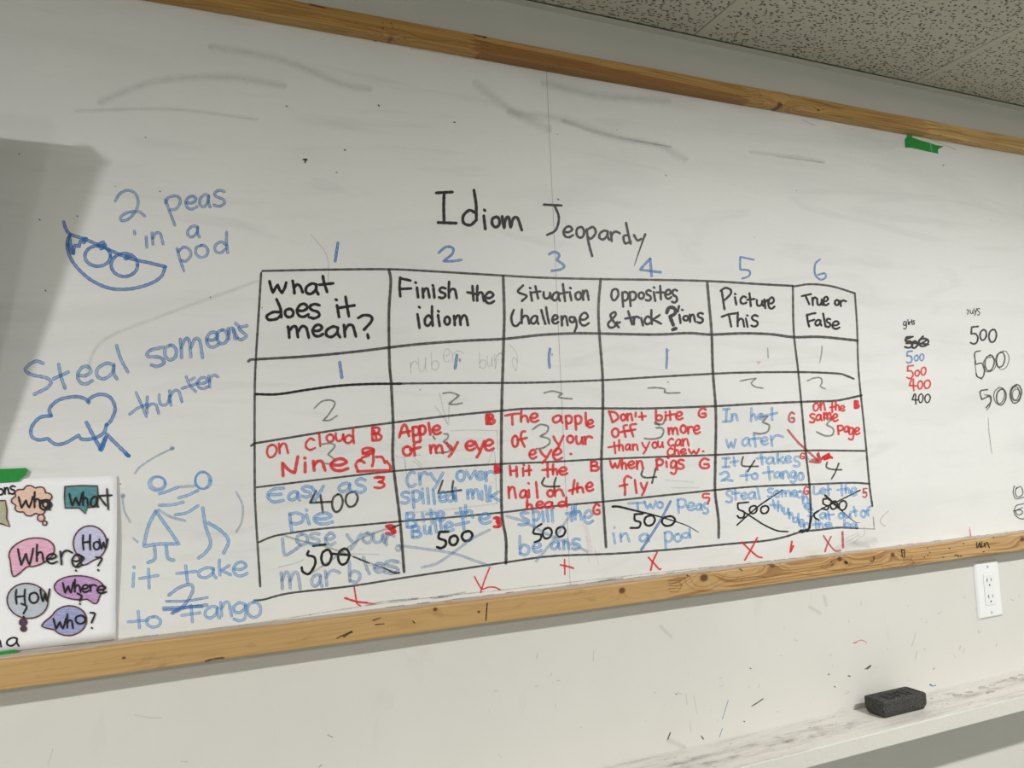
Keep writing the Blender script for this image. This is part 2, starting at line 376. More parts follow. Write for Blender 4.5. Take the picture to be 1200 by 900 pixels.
# name, label, ink, strokes
TEXT = [
('title_writing', "black marker title word Idiom", 'k', """
E 3.6 ~86,64 160,60|122,62 120,130 122,202|94,203 178,206;~262,52 272,120 273,192|270,158 240,146 212,172 214,205 245,215 272,192;~308,172 315,233|311,144 313,147;o345,175,384,224;~394,175 403,230* 410,188 424,178 434,228* 446,185 466,182 486,238"""),
('title_writing', "black marker title word Jeopardy", 'k', """
E 2.9 ~590,119 672,123|640,124 660,180 645,238 605,261;e680,220,727,272;o741,222,780,274;~790,235 800,300 816,360|790,238 820,224 833,250 812,278 796,272;a848,240,896,284;r900,245,946,290;~975,205 984,250 996,302|984,262 964,268 970,300 996,292;~1012,262 1028,286 1046,280
E 2.8 >1065,258 1046,310 1014,404"""),
('column_number', "blue marker numbers 1 to 6 above the table", 'b', """
F 3.4 ~636,58 617,186
E 3.0 ~97,344 130,318 162,322 160,350 118,384* 160,384 203,378;~614,352 640,340 662,356 650,378* 684,404 670,422 626,430;~1088,372* 1040,424* 1138,436|1088,374 1095,454
J 2.2 ~380,86 285,66* 284,155* 340,160 355,180 340,205 300,218
J 2.2 ~845,84 812,118 812,190 850,226 884,212 880,182 832,192"""),
('grid_line', "black top line of the table", 'kg', "P1 2.6 ~307.5,317.5 380,316 455,315.5 500,317.5 592,323 640,325.5 704,327 820,329 892,333 929,335"),
('grid_line', "black bent top line over the last column", 'kg', "P1 2.4 ~931,335.5 950,333 975,335.5 1001.5,343.5"),
('grid_line', None, 'kg', "P1 2.6 ~306,320 303,370 300,418 298.5,462 298.5,560 299.5,600 305,687"),
('grid_line', None, 'kg', "P1 3.3 ~456,317 458,330 455.8,368 456.5,425 458.5,450 460.8,500 460.6,540 468.9,610.6 473.6,670"),
('grid_line', None, 'kg', "P1 3.3 ~589.7,324 591,367 590,410 588,477 587.5,545 588.3,602 593,632 593,660"),
('grid_line', None, 'kg', "P1 3.1 ~704,327 701.4,360 702.5,391 706.3,443 706.4,491.7 704.9,540 706,572 710.3,641"),
('grid_line', None, 'kg', "P1 3.1 ~828.9,331 831,355 834,390 835.5,435 839,485 838.3,545 838.2,577 842,608 842.3,630"),
('grid_line', None, 'kg', "P1 2.4 ~929.2,335 930.3,388 935.5,435 939.4,475.5 944.5,531 948.6,567.3 950.2,600 949,616"),
('grid_line', None, 'kg', "P1 2.2 ~1001.9,344 1004.5,383 1006.3,435.3 1013.6,507.7 1018.8,566 1022.4,593"),
('grid_line', None, 'kg', "P1 3.1 ~291,423.5 294,421.3 301,421 361,417.4 414.5,412.3 470,405.5 500,402.5 550,399 592,397 634,392.5 673,390.6 701,390.8 767,392 807,390.3 833,392 870,390.6 903,391.6 930,395 962,394.8 1005,399"),
('grid_line', None, 'k', "P1 2.9 ~299.8,461.9 325.6,461.9 361,456.6 397,452 432,450 470,449.6"),
('grid_line', None, 'kg', "P1 2.5 ~465,449.5 525,448.9 590,448.7 628,448.3 677,446.7 720,444.8 764,442 835,438 873,436.6 936,436 981,437.7 991,440 1000.4,443.8"),
('grid_line', None, 'kg', "P1 2.6 ~294.4,522.4 299,519.5 311,517.5 343,512.2 397,503.5 450,496.6 516.7,488.3 588,481.3 628,478.6 720,478.6 764,478.5 838.6,475.9 889.4,473 945,470.7 980,469.4 1009.6,463.4"),
('grid_line', None, 'kg', "P1 2.3 ~301,571 350,565 410,557.8 463,552 525.6,547.3 588,543.6 647,541.2 705,538 783,535 839,533 889,530.3 944,528 981,528 1013.3,528.4"),
('grid_line', None, 'kg', "P1 2.3 ~303,635.6 316,630 330,626.4 370,620.4 420,615.6 469,611 525.6,606.4 589,600.4 647,593.3 708,587.8 783,580 838.5,574.2 887,570 948,567.6 997,565.8 1018.8,566.8"),
('grid_line', None, 'kg', "P1 2.4 ~298,703.6 310,702.4 340,695 410,687 480,676 593,659 647,651.7 720,648.8 783,644.2 856,637.3 895,633.9 918.3,629.5 940,623 960,621 982.7,618.3 1005,619"),
('grid_line', "thin faint corner of the table's last row", 'g', "P1 1.3 ~1003,619 1024.6,620;~1023.5,606 1024.6,620;~944,532 949,540"),
('grid_line', None, 'k', "P1 2.2 ~949.4,616 948,620 940,624"),
('heading_text', "black heading What does it mean?", 'k', """
F 3.5 ~155,328 166,370 178,408* 200,370 214,352* 225,385 242,410* 262,375 272,338;~318,325 326,370 330,412|328,372 350,350 372,365 388,405;a408,342,498,420;~530,292 540,340 560,402|507,352 602,342;~205,455 232,520 238,580|228,545 180,545 136,572 150,598 205,592 238,562;o262,520,325,580;e345,485,430,577;s430,488,512,588;~630,498 644,578|622,456 627,459;~690,438 700,500 713,573|642,515 752,497;m282,640,434,723;e455,632,532,714;a550,645,650,722;n675,630,766,716;~780,585 820,566 868,574 872,608 820,668|845,702 850,726"""),
('heading_text', "black heading Finish the idiom", 'k', """
G 3.2 ~114,302 110,370 115,434|112,306 185,322|115,382 190,378;~232,372 240,440|222,336 224,339;n270,375,322,442;~348,375 355,442|342,356 346,359;s385,372,436,446;h450,332,517,446;~622,362 630,462|587,405 650,418;h650,360,707,466;e708,402,775,482;~236,560 250,655|247,508 251,512;d285,505,345,642;~380,565 392,642|381,537 385,541;o425,575,465,632;m490,565,592,636"""),
('heading_text', "black heading Situation Challenge", 'k', """
H 2.8 ~212,350 174,398 238,428 204,468;~268,400 280,465|264,369 268,371;~305,356 326,448|285,403 342,395;u365,400,425,450;a432,400,490,466;~512,340 520,400 529,468|496,412 546,402;~564,400 577,462|567,368 572,372;o605,398,652,457;n660,385,708,460;~142,536 124,590 136,645 164,655 190,628;h196,532,264,637;a270,578,328,640;~350,535 364,590 380,640;~386,514 396,580 408,636;e430,572,478,637;n500,578,550,652;~600,590 565,590 566,618 590,628 604,592* 616,650 600,698;e635,555,708,652"""),
('heading_text', "black heading Opposites and trick questions", 'k', """
I 2.8 O122,362,188,465;p215,390,272,520;p280,388,340,515;o362,393,412,450;s425,375,475,468;~496,392 510,470|497,350 502,354;~553,338 556,400 560,456|520,395 594,395;e595,370,652,450;s655,370,705,485;&88,565,198,705;~272,560 290,620 306,676|246,625 330,612;r315,605,368,675;~386,620 402,685;c415,605,465,675;k465,550,562,672;~718,515 708,562;~722,592 732,662|745,547 750,550;o755,600,802,642;n810,588,862,652;s878,575,932,663
I 4.2 ~612,572 628,532 666,528 688,552 680,584 638,608* 652,640 668,680|664,722 690,712"""),
('heading_text', "black heading Picture This", 'k', """
J 2.6 ~155,302 165,370 175,434|148,304 180,284 216,296 218,326 178,368;~248,350 258,400|248,325 252,328;c285,343,330,396;~350,322 360,412|335,367 385,362;u400,368,447,412;~455,365 462,426|460,385 478,368;e480,350,527,430;~155,487 205,470 262,462|205,474 222,556;h262,458,317,556;~325,500 337,558|333,477 337,480;s362,476,412,556"""),
('heading_text', "black heading True or False", 'k', """
J 2.5 ~718,342 782,328|744,340 770,398;r790,350,824,406;u825,360,864,406;e868,345,906,406;o950,368,980,406;r985,372,1030,412;~755,472 760,520 770,556|752,478 790,465 814,462|765,520 806,508;a812,508,856,550;~868,465 885,555;s890,500,920,560;e930,518,984,572"""),
('points_number', "blue number 1 in the first row under What does it mean", 'b', "K 3.8 ~608,138 622,238"),
('points_number', "blue number 1 in the first row under Finish the idiom", 'b', "M 3.4 ~513,98 500,190"),
('points_number', "blue number 1 in the first row under Situation Challenge", 'b', "O 3.2 ~400,55 393,120 398,190"),
('points_number', "blue number 1 in the first row under Opposites", 'b', "Q 2.6 ~505,88 507,150 503,225"),
('ink_dot', "black dots left beside the blue ones", 'g', "M 2.2 ~533,125 534,138\nO 2.2 ~416,92 416,100\nQ 1.8 ~518,96 521,98;~514,326 516,328"),
('points_number', "thin grey number 1 of the last two columns", 'g', "S 1.4 ~463,80 466,110 468,150\nU 1.5 ~238,68 236,110 222,185"),
('points_number', "thin grey number 2 under What does it mean", 'kg2', "K 1.9 ~442,440 490,396 550,388 576,412 536,480 498,522* 545,518 590,490"),
('points_number', "thin grey number 2 under Finish the idiom", 'kg2', "M 2.0 ~415,366 470,360 530,380* 455,440* 500,444 550,434"),
('points_number', "thin grey number 2 under Situation Challenge", 'kg2', "O 1.9 ~358,375 420,362 492,380* 462,402 490,412 560,418"),
('points_number', "thin grey number 2 under Opposites", 'kg2', "Q 1.9 ~370,371 430,368 490,378 488,402* 520,407 600,405"),
('points_number', "thin grey number 2 under Picture This", 'kg2', "S 1.7 ~264,320 310,310 380,300* 345,335 375,362 430,372"),
('points_number', "thin grey number 2 under True or False", 'kg2', "U 1.6 ~132,318 180,298 228,298 238,330 226,358 262,376"),
('points_number', "grey number 3 under the words on cloud Nine", 'kg2', "K 2.0 ~490,678 545,672 576,690 530,745* 572,780 545,805 505,805"),
('points_number', "grey number 3 under the words Apple of my eye", 'kg2', "M 2.2 ~346,668 358,686|422,650 450,655 448,680 418,706* 478,744 450,776 370,785"),
('points_number', "grey number 3 beside the word your", 'kg2', "O 2.2 ~275,640 330,606 386,620 376,662 328,690* 392,710 395,745 350,775 300,783"),
('points_number', "grey number 3 beside the word more", 'kg2', "Q 2.2 ~492,598 475,632 420,632* 424,616 450,640|430,660 470,662 482,690 460,728 400,742 345,738"),
('points_number', "grey number 3 below the word hot", 'kg2', "S 2.2 ~405,580 465,576* 425,620* 474,642 462,688 410,704 362,696"),
('points_number', "grey number 3 below the word same", 'kg2', "U 2.0 ~250,588 306,594* 270,638* 320,668 312,712 260,718 200,690"),
('points_number', "dark grey number 400 on Easy as pie", 'kg', "L 2.7 ~402,176 366,246* 490,240|428,202 442,302;0495,195,560,300;0574,180,648,270"),
('points_number', "dark grey number 4 on Cry over spilled milk", 'kg', "N 2.4 ~364,150 336,228* 480,208|430,152 424,200 430,262"),
('points_number', "dark grey number 4 on Hit the nail", 'kg', "P 2.4 ~348,150 332,190 365,210 455,210|430,150 418,190 420,242"),
('points_number', "dark grey number 4 beside the word fly", 'kg', "R 2.2 ~318,130 310,160 340,178 415,174|412,110 385,216"),
('points_number', "dark grey number 4 beside the words It takes", 'kg', "T 2.0 ~295,35 284,82 300,104 408,106|382,62 330,145"),
('points_number', "dark grey number 4 in the last column", 'kg', "V 1.9 ~308,80 302,120 345,138 425,142|402,90 375,160 344,215"),
('clue_text', "red words on cloud Nine with a person on a cloud", 'r', """
K 2.8 O128,680,195,765;n205,670,270,738;c382,640,447,715;~472,600 480,690;o520,612,570,662;u580,605,640,658;d640,572,704,672
K 3.8 ~235,886 230,800* 270,845 312,868* 332,760;~380,800 380,860|377,768 380,770;n430,785,515,850;e545,772,664,852
K 3.2 ~725,858 830,852 940,850|728,852 714,812 738,782 772,800|742,790 760,765 800,752|848,762 888,764 905,800|916,790 940,820 942,848;@795,722,38,20;~826,722 830,780 822,822|760,740 832,712
K 3.2 B815,568,885,654;~835,590 850,640"""),
('clue_text', "light blue words Easy as pie", 'lb', """
L 3.8 ~212,160 150,168 118,205 150,240 210,232|125,200 198,196;a240,180,305,232;s315,150,375,212;y375,148,447,235;a535,130,610,182;s630,105,695,187;p240,305,328,412;~345,315 362,370|344,286 348,290;e385,305,502,370"""),
('team_letter', "small red team letter beside Easy as", 'r', "L 3.0 3742,94,804,160;~760,100 800,96"),
('clue_text', "smeared blue words Lose your marbles", 'lb2', """
L 3.8 ~205,455 218,548 265,530 310,498;o287,428,355,492;s362,425,425,490;e455,423,515,492;y583,430,665,522;o675,422,730,480;u735,425,802,480;r805,430,860,492;m195,648,312,750;a375,665,437,737;r450,640,542,730;b592,590,662,712;~680,565 696,620 715,662;e740,600,805,652;s800,585,890,660"""),
('team_letter', "small red team letter beside Lose your", 'r', "L 4.0 3812,380,866,428;~820,385 860,420"),
('points_number', "black crossed out number 500 on Lose your marbles", 'k', "L 3.0 ~458,490 385,498|358,530 352,552 392,566 395,610 360,662 325,650 318,625;0432,520,494,612;0530,514,598,608;~500,545 600,552"),
('cross_stroke', "smudged black cross through Lose your marbles", 'g2', "L 2.2 ~205,435 320,470 450,500 620,560 760,615 890,660;~880,378 700,440 600,500 480,590 370,660"),
('cross_stroke', "dark ends of the smudged cross", 'kg', "L 1.8 ~620,562 712,600|800,628 862,658 892,655;~900,372 850,392"),
('clue_text', "red words Apple of my eye", 'r', """
M 3.4 ~108,674 132,595 155,594 176,665|115,645 182,632;p198,600,247,702;p247,592,292,698;~314,575 326,655;e340,592,400,652;o132,738,195,802;~252,706 216,715 212,760 216,800|185,762 256,745;m322,728,416,785;y440,710,520,810;e572,700,640,765;y640,702,706,815;e705,690,772,767
M 3.6 B715,515,780,580;~735,530 745,575"""),
('clue_text', "light blue words Cry over spilled milk", 'lb', """
N 3.6 C140,95,200,187;r215,98,275,175;y288,100,368,205;o450,88,502,150;v510,88,566,142;e570,95,622,142;r625,92,687,152;s105,220,160,290;p175,212,225,318;~238,225 245,290|236,200 238,203;~270,198 278,292;~305,208 314,292;e340,218,388,280;d390,195,450,278;m515,203,592,262;~606,215 609,268;~630,180 642,278;k650,188,718,275"""),
('team_letter', "thick red team letter beside over", 'r', "N 4.0 B688,55,722,98"),
('clue_text', "blue words Bite the Bullet", 'lb', """
N 3.6 B135,350,200,440;~238,350 246,402;~290,330 298,415|263,356 328,350;e325,342,377,397;~475,320 486,380|445,352 520,345;h500,303,556,377;e590,352,662,415;B168,430,232,502;u250,428,292,480;~315,395 326,470;~350,395 357,465;e375,408,432,462;~490,388 497,455|445,424 527,406"""),
('team_letter', "round red team letter beside the Bullet", 'r', "N 3.6 3682,378,724,438;~700,385 712,432"),
('points_number', "black number 500 on Bite the Bullet", 'k', "N 3.2 ~398,466 345,468* 340,505 380,522 382,550 355,568 330,562;0405,490,460,550;0482,462,550,524"),
('cross_stroke', "pale blue cross over Bite the Bullet", 'lbx', "N 3.2 ~90,552 250,572 430,600 560,645 660,680;~655,455 550,508 430,595 330,662 235,688;@90,568,14,16"),
('clue_text', "red words The apple of your eye", 'r', """
O 3.0 ~76,540 125,530 176,525|125,536 128,606;h185,508,247,586;e255,523,317,586;a420,538,492,592;p512,540,560,637;p580,540,630,642;~660,520 662,570 666,612;e670,570,718,626;o125,685,170,767;~220,655 196,660 190,705 216,766|165,718 232,702;y425,688,500,800;o525,685,572,737;u590,690,642,747;r650,690,708,747;e250,788,302,852;y328,790,412,885;e420,778,490,862;~550,818 556,820"""),
('clue_text', "red words Hit the nail on the head", 'r', """
P 3.0 ~105,66 112,130|152,70 155,140|108,105 155,96;~198,80 200,135|202,58 205,61;~240,65 241,130|216,101 255,96;~370,50 372,142|334,95 396,90;h405,55,442,127;e450,75,510,127;B670,35,732,100;n93,210,150,292;a176,235,227,292;~238,235 241,287|236,187 239,190;~290,180 300,290;o368,235,412,282;n415,230,487,277;~560,165 545,262|522,240 600,216;h575,188,627,252;e640,182,692,242;h222,308,268,372;e290,315,342,362;a350,318,412,362;d445,288,510,352
P 3.6 ~10,80 30,100|8,100 34,88"""),
('clue_text', "blue words spill the beans", 'lb', """
P 3.4 ~235,396 185,398 200,430 238,450 215,478 168,478;p265,383,312,492;~335,385 342,457;~365,373 376,457;~400,365 407,457;~545,345 541,452|500,402 592,385;h560,343,612,442;e625,378,690,468;b170,560,242,692;e265,603,327,672;a395,598,457,652;n480,583,522,652;s540,578,602,652"""),
('team_letter', "red team letter beside spill the", 'r', "P 2.8 G690,335,742,407"),
('points_number', "black number 500 on spill the beans", 'k', "P 2.6 ~328,474 278,505* 272,540 322,550 318,585 280,602;0335,500,402,577;0430,493,497,564"),
('cross_stroke', "grey blue cross over spill the beans", 'lbx', "P 3.2 ~85,420 200,455 320,520 420,570 560,625 650,668;~560,375 490,470 420,575 350,665 290,735"),
('clue_text', "red words Don't bite off more than you can chew", 'r', """
Q 2.8 ~85,540 112,622* 152,588 132,550 85,542;o170,560,207,606;n215,555,257,606;~280,550 278,578;~323,550 328,602|303,580 352,575;b423,533,472,607;~498,566 498,602|496,545 498,548;~528,540 532,602|508,570 562,560;e570,543,622,600;G735,518,796,584;o106,663,157,727;~216,640 192,652 206,726|165,692 226,680;~282,632 240,645 262,722|215,684 276,672;m516,658,587,707;o605,640,647,697;r655,650,697,702;e700,643,747,702
Q 2.5 ~122,765 132,845|80,802 150,790;h155,748,192,827;a205,778,242,822;n255,778,297,822;y325,765,380,847;o400,763,437,807;u440,758,480,802;c515,738,557,792;a570,743,612,792;n620,738,667,792;c510,808,552,862;h560,788,597,862;e605,813,647,852;w665,813,742,850;~768,830 773,832"""),
('clue_text', "red words when pigs fly", 'r', """
R 2.8 w90,58,162,114;h170,42,207,117;e215,62,264,112;n275,58,324,117;p412,48,462,122;~485,65 490,102|496,38 500,41;g515,58,562,152;s565,52,612,117;G717,43,792,114;~240,180 210,168 190,195 195,250 195,300|158,238 212,226;~265,195 276,287;y305,213,352,302"""),
('clue_text', "pale blue words Two peas in a pod", 'lb', """
R 2.8 ~218,360 330,354|282,360 286,406;w333,343,412,397;o420,348,462,392;p560,328,622,427;e630,353,687,407;a695,363,737,407;s745,358,782,432;~113,570 125,642|120,529 123,532;n160,568,227,627;a295,573,365,627;p470,558,527,677;o540,573,592,627;d595,538,657,602"""),
('cross_stroke', "blue slash through Two peas in a pod", 'b', "R 3.0 ~515,345 460,450 400,550 310,685"),
('cross_stroke', "black thinning line through Two peas", 'k', "R 2.8 >108,382 150,382 250,406 400,442 560,490 640,520 712,562"),
('team_letter', "red team letter beside Two peas", 'r', "R 2.4 ~788,292 748,294 745,318 788,322 778,358"),
('points_number', "black number 500 on Two peas", 'k', "R 2.5 ~320,432 262,436* 265,478 302,492 292,528 234,532;0330,443,407,517;0453,448,549,518"),
('clue_text', "pale blue words In hot water", 'lb', """
S 2.9 ~140,526 186,522|165,524 160,612|140,616 196,612;n200,558,247,607;~345,518 345,565 342,612|345,575 365,562 382,600;o395,558,437,597;~495,515 496,602|450,570 532,552
S 2.8 w163,743,232,807;a278,733,337,792;~365,705 370,750 376,797|343,742 412,735;e415,728,467,782;r480,713,577,792"""),
('team_letter', "dark red team letter beside hot", 'rd', "S 2.6 G615,548,662,620"),
('arrow', "red arrow running from hot water into the last column", 'rd', "P1 2.7 ~923.4,504 935,518 946,528 959.3,540.5;~949,541 961,541.5 959,531\nU 3.0 ~165,895 210,892 205,855"),
('scribble', "red scribble beside the arrow head", 'r', "V 3.4 ~265,52 300,28 330,12 270,45 335,30 280,58 320,45;~340,40 345,45"),
('clue_text', "blue words It takes 2 to tango", 'lb', """
T 2.9 ~140,46 192,44|166,46 162,108|140,112 192,110;~225,38 231,102|200,76 257,66;~430,10 441,92|400,46 462,40;a470,38,532,87;k550,8,602,82;e610,28,657,77;s675,32,724,107;~120,165 165,148 188,175 160,200 128,216* 160,208 216,214;~318,145 323,210|275,178 352,170;o360,158,407,202;~485,108 496,207|443,156 522,145;a530,148,582,192;n590,143,642,197;g650,143,697,227;o710,153,750,210"""),
('team_letter', "small red team letter beside takes", 'r', "T 1.8 G725,5,760,50"),
('clue_text', "blue words steal someones thunder", 'lb', """
T 2.8 s165,288,217,377;~235,285 241,357|210,312 267,305;e280,303,322,352;a335,298,392,352;~404,268 420,352;s480,272,522,337;o530,288,572,337;m585,288,652,332;e655,288,702,332;o700,293,747,342;n742,330,790,387;e755,383,812,427;s785,428,822,482;~520,362 536,422|498,397 552,400;h555,368,592,442;u600,418,642,467;n640,453,672,497;d670,462,717,527;e715,508,752,557;r750,533,787,580"""),
('team_letter', "small red team letter at the end of someones", 'r', "T 2.0 G752,258,790,317"),
('points_number', "black crossed out number 500 on steal someones thunder", 'k', "T 2.1 ~335,376 255,384* 260,428 302,450 298,488 268,494 252,478;0342,402,402,462;0427,402,489,462"),
('cross_stroke', "thin black cross over steal someones thunder", 'k', "T 1.8 ~590,285 500,345 420,400 330,475 250,548;~310,455 380,500 450,545 550,590 632,598"),
('clue_text', "red words on the same page", 'r', """
U 2.3 O175,480,216,537;n225,478,262,532;~312,478 313,547|298,512 336,505;h335,463,367,532;e370,498,404,537
U 2.5 s148,558,187,622;a195,563,237,607;m250,548,307,602;e315,558,354,612;p350,643,392,707;a400,648,437,692;g430,658,472,747;e475,658,512,707
U 2.6 B472,465,508,517;~482,475 495,512"""),
('clue_text', "blue words Let the cat out of the bag", 'lb', """
V 2.7 ~200,280 202,338 242,333;e247,293,292,337;~315,268 319,347|295,307 337,300;~425,268 429,352|390,306 455,298;h455,263,492,332;e500,288,547,350;a248,493,302,537;~315,478 326,547|293,512 362,505;o400,493,442,537;u440,493,502,532;~525,443 541,517|498,486 552,475;o580,470,622,527;~662,440 634,462 642,512|612,482 650,470;~215,548 219,617|193,588 232,580;h240,553,277,612;e290,573,347,607;b443,548,492,607;a500,578,550,607"""),
('team_letter', "small red team letter beside Let the", 'rd', "V 1.9 5597,292,632,365;~600,330 625,328"),
('points_number', "black crossed out number 500 in the last column", 'k', "V 2.0 ~320,376 275,380* 278,418 318,440 305,465 265,455;0333,395,392,462;0403,393,467,470;~235,475 203,500 208,530 238,548"),
('cross_stroke', "black cross over Let the cat", 'k', "V 2.6 ~292,350 340,395 400,450\nV 1.8 >400,450 480,525 540,568 575,572\nV 1.6 ~575,308 500,345 400,395 290,445 220,490 178,530"),
('grid_line', "black curl joining the last columns at the bottom", 'k', "V 2.6 ~178,530 165,600 150,626 85,640|95,634 150,640"),
('cross_mark', "red cross below the first column", 'r', "L 1.9 ~626,742 635,800 642,835 662,850\nL 2.6 ~572,804 640,825 700,832\nL 1.8 >700,832 752,838"),
('cross_mark', "red check shaped cross below the second column", 'r', "N 1.8 ~655,690 625,765 600,842;~562,745 590,798 612,822 650,810 690,812 720,825"),
('cross_mark', "red cross below spill the beans", 'r', "P 1.7 ~490,722 492,830\nP 2.3 ~462,762 510,772 552,785"),
('cross_mark', "red cross below Two peas", 'r', "R 2.2 ~360,740 400,782 435,822 445,820;~420,705 390,770 376,830"),
('cross_mark', "red cross below steal someones", 'r', "T 2.2 ~288,678 340,730 405,785 437,793;~402,645 350,740 308,812"),
('cross_mark', "small red tick between the two last crosses", 'r', "T 2.4 ~662,672 650,755* 674,706"),
('cross_mark', "red cross and stroke below Let the", 'rd', "V 2.0 ~278,678 330,755 375,800 415,797;~338,685 310,745 290,806\nV 2.6 ~432,648 434,710 436,772"),
('team_score', "black scrawled word girls", 'k', "X 1.2 g105,205,128,256;~135,203 138,226|133,195 134,196;r142,208,158,228;~160,195 163,226;s168,200,180,226"),
('team_score', "scribbled over black number 500", 'k', "X 2.3 5115,305,170,380;0160,335,198,382;0205,318,272,370;~195,365 235,345 262,325|235,305 210,330|125,350 200,350 270,358;~118,325 165,308"),
('team_score', "teal blue number 500 in the score column", 'b', "X 2.0 5125,400,165,480\nX 1.6 0178,428,204,467;0213,420,241,466"),
('team_score', "red number 500 in the score column", 'r', "X 2.0 5128,495,172,582;0182,528,212,567;0222,508,255,560"),
('team_score', "red number 400 in the score column", 'r', "X 2.0 4140,583,192,662;0200,598,232,652;0242,593,284,648"),
('team_score', "black number 400 in the score column", 'k', "X 1.6 4160,683,202,752;0205,683,236,742;0246,685,283,742"),
('team_score', "black scrawled word guys", 'k', "X 1.1 ~525,128 534,135 528,160;u545,130,566,156;y570,120,590,168;s592,120,610,165"),
('team_score', "bold black number 500 at the top of the right score column", 'k', "X 2.1 5547,237,600,355;0610,260,654,330;0668,258,720,344"),
('team_score', "thin ringed number 500 in the middle of the right score column", 'kg', "X 1.7 ~612,400 576,415 582,490* 620,482 640,520 628,575 595,572 585,550;0642,427,706,532;0715,408,776,508\nX 0.9 0628,440,720,540;0720,400,804,524;~575,470 590,560 625,590"),
('team_score', "thin ringed number 500 at the foot of the right score column", 'kg', "X 1.7 ~660,655 612,668 622,722* 670,700 682,735 650,775;0718,650,784,758;0808,622,886,745\nX 1.1 0700,640,775,750;0815,635,870,728;@850,690,26,38;~640,690 682,700 676,760 655,790"),
('scribble', "black curls near the right edge of the board", 'kg', "Z 1.1 ~1000,420 992,460 1010,500 1058,490|1008,440 1040,425 1052,470 1020,490 1005,460 1015,430;~1058,530 1010,545 1000,590 1030,622 1060,625|995,575 1040,570 1050,590 1020,600 1010,575 1050,555"),
('faint_mark', "long thin grey line below the right scores", 'g', "Z 0.9 ~838,0 842,80 860,220"),
('faint_mark', "faint pink curved strokes", 'pk', "Z 1.1 ~218,575 175,620 170,650 200,670;~722,675 730,735\nZ 1.6 ~722,690 726,735"),
('faint_mark', "red specks in the fifth column", 'pk', "S 1.2 ~385,178 392,190 405,180;~395,200 400,196;~398,180 408,186"),
('faint_mark', "pink smear beside the word beans", 'pk2', "P 5.0 ~625,465 645,520 665,600 680,690\nP 1.5 ~640,560 655,640 660,740;~700,640 730,755;~705,665 708,690;~735,670 740,690"),
('faint_mark', "faint grey letters left in the first row", 'gf', "M 1.1 r180,140,238,222;u240,108,302,217;b330,78,388,202;e415,50,470,145;r472,66,560,150;b668,78,718,190;u725,105,765,180;r770,80,850,190\nO 1.0 ~5,195 20,110 45,85;~100,20 140,60 162,110 155,215 125,150 140,118 165,150"),
('faint_mark', "faint grey arrow and box left around Apple", 'gf', "M 1.3 ~390,365 415,470 445,580;~358,455 400,510 450,585;~460,440 455,520 455,585\nM 1.0 ~470,630 600,624 795,628|795,628 800,760;~80,685 84,808 260,800;~500,770 560,760;~145,815 150,890;~205,810 265,870;~730,862 770,770 785,850"),
('faint_mark', "faint grey lines left around Cry over", 'gf', "N 1.0 ~130,20 150,180 190,345;~200,345 420,325 700,292;~690,20 700,290;~180,25 240,75"),
('faint_mark', "faint grey hatching in the last column", 'gf', "V 1.0 ~605,600 610,660 590,685 560,680;~460,700 560,650;~480,720 570,665;~520,740 560,700\nL 1.2 ~600,545 770,548;~180,625 280,600 330,580;~700,615 900,600\nR 0.9 ~480,195 680,210;~520,250 720,250"),
('pod_writing', "blue words 2 peas in a pod", 'b2', """
A 3.3 ~540,142 562,108 600,92 635,108 648,150 632,195 600,228 568,234 568,215 600,196 650,192 680,214;~775,135 795,190 820,256|775,152 792,124 830,120 846,145 826,178 798,184;e868,118,925,180;a935,110,985,172;s1000,92,1057,167;~630,283 632,298;~685,310 688,360;n710,288,767,345;a878,258,935,313;~830,365 842,410 862,470|835,380 862,358 892,375 892,402 870,424 848,420;o915,348,977,406;d1005,288,1070,387"""),
('pod_drawing', "blue drawing of a pea pod with two peas", 'b', """
A 4.0 ~298,240 308,270 330,298 400,322 470,352 600,408 700,432 775,450;~775,452* 752,500 690,535 600,555 510,550 420,508 350,440 320,380 316,330 330,300;~326,312 332,350 345,386* 350,352 372,355* 376,332 396,338* 400,318;@458,400,60,48;@583,442,62,54;~318,345 330,380 345,388
A 6.0 ~462,350 482,338;~590,410 602,406;~392,322 402,322;~475,362 490,350"""),
('thunder_writing', "blue words Steal someone's", 'b2', """
B 4.0 ~190,322 160,312 125,330 112,352 140,372 200,384 224,404 205,430 150,458;~258,325 268,380 286,432|235,390 300,360;e338,333,407,412;a422,320,514,392;~512,243 530,300 562,360;~718,250 660,265 648,290 700,295 722,318 690,335 665,328;o722,240,777,306
B 3.8 m790,208,892,297;e905,183,962,250;o952,173,1002,235;n1002,165,1034,215;~1035,145 1050,160|1025,170 1042,210;~1086,156 1050,168 1082,200 1060,218 1046,212"""),
('thunder_writing', "blue word thunder below the word Steal", 'b2', """
B 3.4 ~598,450 620,500 644,556|570,545 606,518 650,500;h640,468,702,542;u698,458,752,507;n743,438,802,492;~818,380 836,420 860,446|800,432 862,412;~838,395 855,385;e865,383,917,432;r915,372,960,427"""),
('cloud_drawing', "blue drawing of a cloud with a lightning bolt", 'b', """
B 4.2 ~225,552 175,560 140,600 138,640 168,658 210,652* 228,668 250,678 290,670 345,638* 360,655 410,652 455,628 468,590;~225,552 218,520 260,482 330,468 375,478 390,497* 396,475 440,458 485,472 506,520 490,568 470,592
B 4.6 ~380,582 410,640 446,704* 470,634* 510,675 565,728|555,722 566,728;~440,700 462,650"""),
